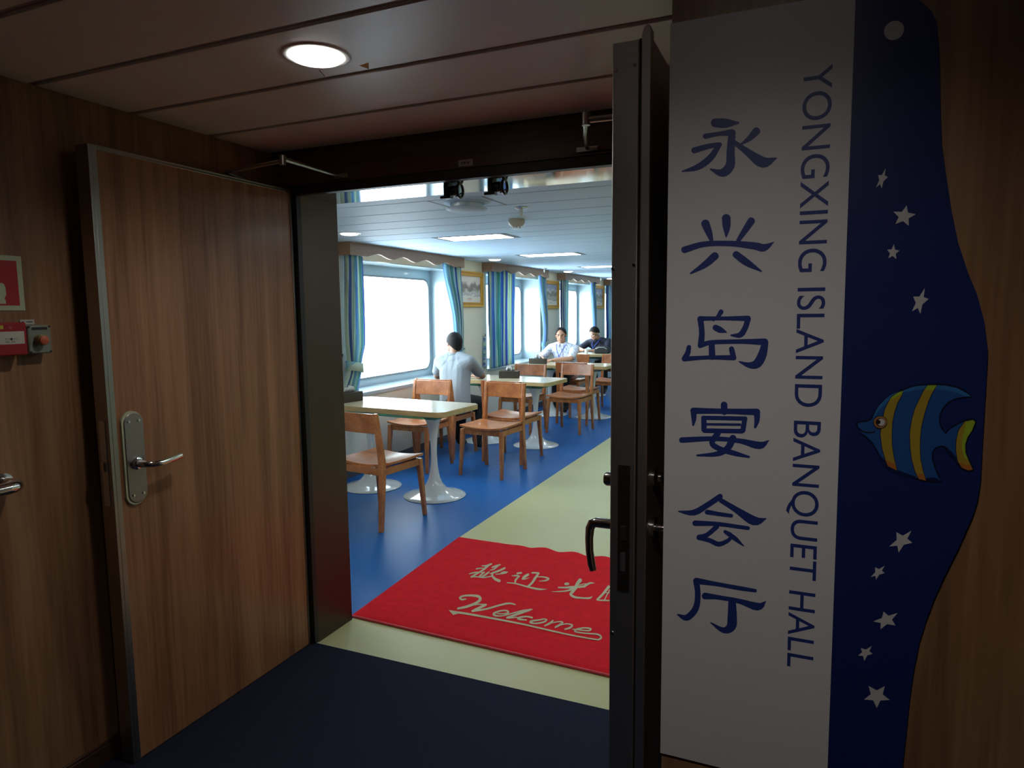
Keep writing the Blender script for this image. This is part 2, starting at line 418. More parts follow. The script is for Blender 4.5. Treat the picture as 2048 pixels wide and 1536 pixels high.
def right_door():
    t = thing('door_2', 'steel-edged door leaf standing open end-on beside the big sign', 'door', (-0.34, 2.42, 0.008))
    struct(t)
    MB().box(-0.374, -0.3205, 1.412, 2.425, 0.008, 2.105).build('door_panel', MT['dark_laminate'], t, bevel=0.001)
    MB().box(-0.376, -0.321, 1.400, 1.412, 0.008, 2.106).build('steel_edging', MT['dark_steel'], t, bevel=0.0025)
    fl = [(-0.3165, 0.008), (-0.296, 0.008), (-0.296, 2.120), (-0.300, 2.129), (-0.306, 2.132), (-0.312, 2.127), (-0.3165, 2.113)]
    m = MB().prism(fl, lambda u, v, d: (u, d, v), 1.398, 1.42)
    m.box(-0.3165, -0.2985, 1.42, 2.425, 0.008, 2.112)
    m.build('overlap_flange', MT['dark_steel'], t, bevel=0.0025)
    MB().box(-0.3215, -0.3160, 1.404, 1.43, 0.008, 2.108).build('seal_strip', MT['black'], t)
    lp = MB().box(-0.358, -0.332, 1.3975, 1.4005, 0.957, 1.239).build('lock_plate', mat('dull_lock_plate', (0.11, 0.10, 0.085), 0.5, 1.0, var=0.1), t)
    MB().box(-0.351, -0.339, 1.392, 1.398, 1.075, 1.105).build('latch', MT['steel'], lp)
    MB().box(-0.351, -0.341, 1.394, 1.398, 1.005, 1.045).build('bolt', MT['dark_steel'], lp)
    for x, z in ((-0.345, 1.218), (-0.345, 0.975), (-0.368, 2.052), (-0.330, 2.058), (-0.372, 1.655), (-0.328, 1.662), (-0.369, 0.858)):
        MB().lathe([(0.0042, 0.002), (0.0036, -0.0012), (0.0008, -0.0014)], (x, 1.3985, z), 10, 'y').build('screw', MT['chrome'], t)
    # inner lever and thumb turn (left face)
    lv = MB().tube([(-0.374, 1.462, 1.085), (-0.425, 1.462, 1.085), (-0.434, 1.462, 1.082), (-0.4395, 1.462, 1.070), (-0.4415, 1.462, 1.045), (-0.4405, 1.462, 1.015), (-0.436, 1.462, 0.985), (-0.432, 1.462, 0.970)],
                   [0.0115, 0.0115, 0.0115, 0.0105, 0.0095, 0.009, 0.0095, 0.008], 14)
    lv.lathe([(0.024, 0), (0.024, -0.008)], (-0.374, 1.462, 1.085), 20, 'x')
    lv.build('inner_lever', MT['chrome'], t)
    kn = MB().lathe([(0.016, 0.0), (0.016, -0.026), (0.013, -0.031), (0.001, -0.032)], (-0.374, 1.462, 1.190), 20, 'x')
    kn.build('thumb_turn', MT['chrome'], t)
    ol = MB().tube([(-0.2985, 1.475, 1.085), (-0.262, 1.475, 1.085), (-0.252, 1.485, 1.084), (-0.249, 1.53, 1.078), (-0.250, 1.59, 1.076)], 0.0095, 12)
    ol.lathe([(0.024, 0), (0.024, 0.007)], (-0.2985, 1.475, 1.085), 20, 'x')
    ol.build('outer_lever', MT['chrome'], t)
    MB().lathe([(0.02, 0), (0.02, 0.006), (0.012, 0.012), (0.012, 0.02)], (-0.2985, 1.475, 1.20), 20, 'x').build('key_cylinder', MT['chrome'], t)
    a = MB().tube([(-0.33, 2.10, 2.152), (-0.637, 2.067, 2.150)], 0.0095, 10)
    a.lathe([(0.013, -0.018), (0.013, 0.020)], (-0.637, 2.067, 2.152), 16)
    a.tube([(-0.637, 2.067, 2.158), (-0.70, 2.26, 2.155), (-0.746, 2.425, 2.152)], [0.0095, 0.0075, 0.0055], 10)
    a.box(-0.785, -0.705, 2.428, 2.444, 2.142, 2.158)
    a.build('closer_arm', MT['steel'], t)
    MB().box(-0.2985, -0.245, 2.02, 2.30, 2.02, 2.085).build('closer_body', MT['dark_steel'], t, bevel=0.006)
right_door()

def door_holder(x, label):
    t = thing('door_holder', label, 'door holder', (x, 2.53, 2.09), 'black door holders on the polished soffit')
    MB().box(x - 0.024, x - 0.004, 2.50, 2.55, 2.042, 2.0905).build('bracket', MT['black_gloss'], t, bevel=0.003)
    MB().lathe([(0.017, 0), (0.020, 0.005), (0.020, 0.026), (0.016, 0.031)], (x - 0.004, 2.525, 2.064), 20, 'x').build('magnet_body', MT['black_gloss'], t)
    pts = [(x + 0.040, 2.525 + 0.026 * math.cos(k * math.pi / 10), 2.062 + 0.027 * math.sin(k * math.pi / 10)) for k in range(20)]
    MB().tube(pts + pts[:2], 0.006, 10, False).build('ring', MT['black_gloss'], t)
    m = MB().tube([(x + 0.02, 2.525, 2.040), (x + 0.058, 2.525, 2.056)], 0.003, 8).tube([(x - 0.038, 2.50, 2.036), (x - 0.006, 2.505, 2.038)], 0.006, 10).box(x - 0.026, x + 0.006, 2.50, 2.53, 2.031, 2.043)
    m.build('latch', MT['black_gloss'], t, bevel=0.002)
door_holder(-1.355, 'black door holder with ring under the lintel, the one nearer the bright window reflection')
door_holder(-1.155, 'black door holder with ring under the lintel, the one nearer the open steel-edged door')

# ================================================================== lobby fittings
def text_mesh(body, size, name='lettering', xscale=1.0, spacing=1.0):
    cu = bpy.data.curves.new(name, 'FONT'); cu.body = body; cu.size = size; cu.space_character = spacing
    o = bpy.data.objects.new(name, cu); COL.objects.link(o)
    dg = bpy.context.evaluated_depsgraph_get()
    me = bpy.data.meshes.new_from_object(o.evaluated_get(dg)); bpy.data.objects.remove(o); bpy.data.curves.remove(cu)
    me.name = name
    return me
def place_text(me, fn, mat_, parent):
    for v in me.vertices: v.co = fn(v.co.x, v.co.y)
    return link('lettering', me, mat_, parent)
MT['ink'] = mat('black_ink', (0.02, 0.02, 0.025), 0.6, var=0.1)

def downlight(name, x, y, z, r, m, label, deep=0.035):
    t = thing(name, label, 'ceiling light', (x, y, z))
    MB().lathe([(r, 0.0), (r + 0.003, -0.002), (r + 0.016, -0.0015), (r + 0.019, 0.001), (r + 0.019, 0.004), (r, 0.004), (r, 0.0)], (x, y, z - 0.001), 40).build('trim_ring', MT['white_metal'], t)
    MB().lathe([(0.0001, -0.0150), (r * 0.6, -0.0135), (r * 0.88, -0.0095), (r, -0.003), (r, 0.003), (0.0001, 0.003)], (x, y, z), 40).build('diffuser', m, t)
    return t
L0 = downlight('downlight', -1.27, 1.592, ZL, 0.077, MT['lamp'], 'bright round downlight in the slatted lobby ceiling over the open wood door')
MB().beam([((-1.335, 1.685, ZL - 0.001), 0.0015, 0.0015), ((-1.328, 1.70, ZL - 0.014), 0.0012, 0.0012)]).build('spring_clip', MT['chrome'], L0)
cl = MB().add([(-1.205, 1.70, ZL - 0.002), (-1.165, 1.69, ZL - 0.002), (-1.18, 1.712, ZL - 0.012)], [(0, 1, 2)])
cl.build('spring_clip', MT['chrome'], L0)
L1 = downlight('downlight', -0.12, 0.25, ZL, 0.077, MT['lamp'], 'round downlight in the lobby ceiling above the viewer, facing the big sign')
def lamp_light(parent, x, y, power, cone, blend):
    # the lamp's own light, thrown downward by its reflector
    ld = bpy.data.lights.new('lamp_light', 'SPOT'); ld.energy = power; ld.color = (1.0, 0.95, 0.89)
    ld.spot_size = math.radians(cone); ld.spot_blend = blend; ld.shadow_soft_size = 0.05
    o = bpy.data.objects.new('lamp_light', ld); COL.objects.link(o); o.location = (x, y, ZL - 0.022)
    o.parent = parent; o.matrix_parent_inverse = world_of(parent).inverted()
lamp_light(L0, -1.27, 1.592, LAMP_POWER, 150, 0.7)
lamp_light(L1, -0.12, 0.25, LAMP_POWER * 1.08, 142, 0.75)

def fire_sign():
    X = -2.218
    t = thing('fire_sign', 'square red fire equipment sign with pale luminous border on left wall', 'sign', (X, 1.255, 1.67))
    lum = mat('luminous_border', (0.50, 0.58, 0.38), 0.5, var=0.03)
    red = mat('sign_red', (0.42, 0.012, 0.02), 0.45, var=0.04)
    MB().box(X - 0.003, X + 0.001, 1.173, 1.338, 1.587, 1.752).build('sign_plate', lum, t)
    MB().box(X + 0.001, X + 0.0018, 1.188, 1.323, 1.602, 1.737).build('red_field', red, t)
    sym = [(1.215, 1.607), (1.283, 1.607), (1.2835, 1.618), (1.280, 1.621), (1.2825, 1.628), (1.286, 1.634), (1.2855, 1.656), (1.283, 1.665), (1.277, 1.669), (1.262, 1.669), (1.252, 1.676), (1.244, 1.676), (1.236, 1.669), (1.222, 1.668), (1.216, 1.66)]
    MB().prism(sym, lambda u, v, d: (d, u, v), X + 0.0018, X + 0.0024).build('symbol', lum, t)
fire_sign()
def call_point():
    t = thing('fire_alarm_call_point', 'red fire alarm box with white press label beside the grey push-button box', 'fire alarm', (-2.22, 1.255, 1.50))
    red = mat('alarm_red', (0.34, 0.010, 0.022), 0.4, var=0.06, scale=8)
    MB().box(-2.22, -2.160, 1.150, 1.302, 1.453, 1.551).build('box', red, t, bevel=0.004)
    lab = MB().box(-2.161, -2.1592, 1.185, 1.2935, 1.487, 1.5245).build('label', mat('cream_label', (0.55, 0.55, 0.47), 0.5, var=0.03), t)
    MB().box(-2.161, -2.1590, 1.19, 1.237, 1.532, 1.543).build('sticker', mat('yellow_sticker', (0.50, 0.42, 0.03), 0.5, var=0.04), t)
    star = []
    for k in range(10):
        a = math.pi / 2 + k * math.pi / 5; q = 0.0075 if k % 2 == 0 else 0.0035
        star.append((1.257 + q * math.cos(a), 1.536 + q * math.sin(a)))
    MB().prism(star, lambda u, v, d: (d, u, v), -2.161, -2.1594).build('star', mat('worn_star', (0.40, 0.08, 0.11), 0.5, var=0.1), t)
    s = MB().lathe([(0.0001, 0), (0.0036, 0), (0.0036, 0.0004), (0.0001, 0.0004)], (-2.1592, 1.2565, 1.502), 16, 'x')
    for y0 in (1.2400, 1.2625):
        s.box(-2.1592, -2.1588, y0, y0 + 0.0115, 1.5035, 1.5043).box(-2.1592, -2.1588, y0, y0 + 0.0115, 1.4998, 1.5006)
        s.box(-2.1592, -2.1588, y0, y0 + 0.0007, 1.4998, 1.5043)
    s.build('symbol', MT['ink'], lab)
    me = text_mesh('PRESS  HERE', 0.0066)
    place_text(me, lambda u, v: (-2.1588, 1.2385 + u * 0.80, 1.4915 + v), MT['ink'], lab)
call_point()
def push_button():
    t = thing('push_button_box', 'small grey box with round orange push button on left wall', 'switch', (-2.22, 1.348, 1.497))
    MB().box(-2.22, -2.176, 1.314, 1.384, 1.4535, 1.5415).build('box', mat('grey_green_enamel', (0.22, 0.25, 0.20), 0.45, var=0.05, scale=30), t, bevel=0.005)
    MB().box(-2.178, -2.1745, 1.3265, 1.372, 1.527, 1.535).build('name_strip', MT['black'], t)
    b = MB().lathe([(0.0165, 0), (0.0165, 0.020), (0.0155, 0.021)], (-2.176, 1.3465, 1.4955), 24, 'x').build('button_collar', mat('brass_collar', (0.33, 0.26, 0.10), 0.5, 0.3, var=0.1), t)
    MB().lathe([(0.0138, 0), (0.0138, 0.006), (0.011, 0.008), (0.0001, 0.0085)], (-2.156, 1.3465, 1.4955), 24, 'x').build('button', mat('orange_red_button', (0.55, 0.12, 0.05), 0.45, var=0.05), b)
    for y, z in ((1.3185, 1.5365), (1.379, 1.5365), (1.3195, 1.4585), (1.379, 1.4585)):
        MB().lathe([(0.0032, 0), (0.0032, 0.0015), (0.0001, 0.0016)], (-2.1763, y, z), 10, 'x').build('screw', MT['black'], t)
    lb = MB().box(-2.2202, -2.2175, 1.3195, 1.3615, 1.5435, 1.5585).build('paper_label', mat('paper_label', (0.55, 0.55, 0.50), 0.6, var=0.03), None)
    tag(lb, 'small white paper label stuck above the grey push-button box', 'label')
    m = MB()
    for k, (w, h) in enumerate(((2.0, 4), (1.6, 4), (0, 0), (1.2, 4), (2.0, 4), (1.8, 4), (2.0, 4), (1.7, 4))):
        if w: m.box(-2.2176, -2.2171, 1.3245 + k * 0.0042, 1.3245 + k * 0.0042 + w * 0.0014, 1.5490, 1.5535)
    m.build('print', MT['ink'], lb)
push_button()
def handrail():
    t = thing('handrail', 'round steel handrail tube ending on the left wall below the alarm box', 'handrail', (-2.2, 0.9, 1.06))
    MB().tube([(-2.135, -2.4, 1.066), (-2.135, 1.195, 1.066), (-2.138, 1.213, 1.066), (-2.148, 1.226, 1.066), (-2.17, 1.231, 1.066), (-2.222, 1.231, 1.066)], 0.019, 20).build('rail', MT['chrome'], t)
    MB().lathe([(0.030, 0), (0.030, 0.004), (0.021, 0.007)], (-2.2205, 1.231, 1.066), 20, 'x').build('wall_flange', MT['chrome'], t)
handrail()
lb = MB().box(-1.277, -1.214, 2.4425, 2.4448, 2.137, 2.163).build('door_label', mat('grey_white_label', (0.45, 0.45, 0.43), 0.5, var=0.04))
tag(lb, 'small white label on the dark lintel above the doorway', 'label')
m = MB()
for k, w in enumerate((0.004, 0.0055, 0.003, 0.005)):
    m.box(-1.262 + k * 0.0085, -1.262 + k * 0.0085 + w, 2.442, 2.4426, 2.146, 2.155)
m.build('print', MT['ink'], lb)
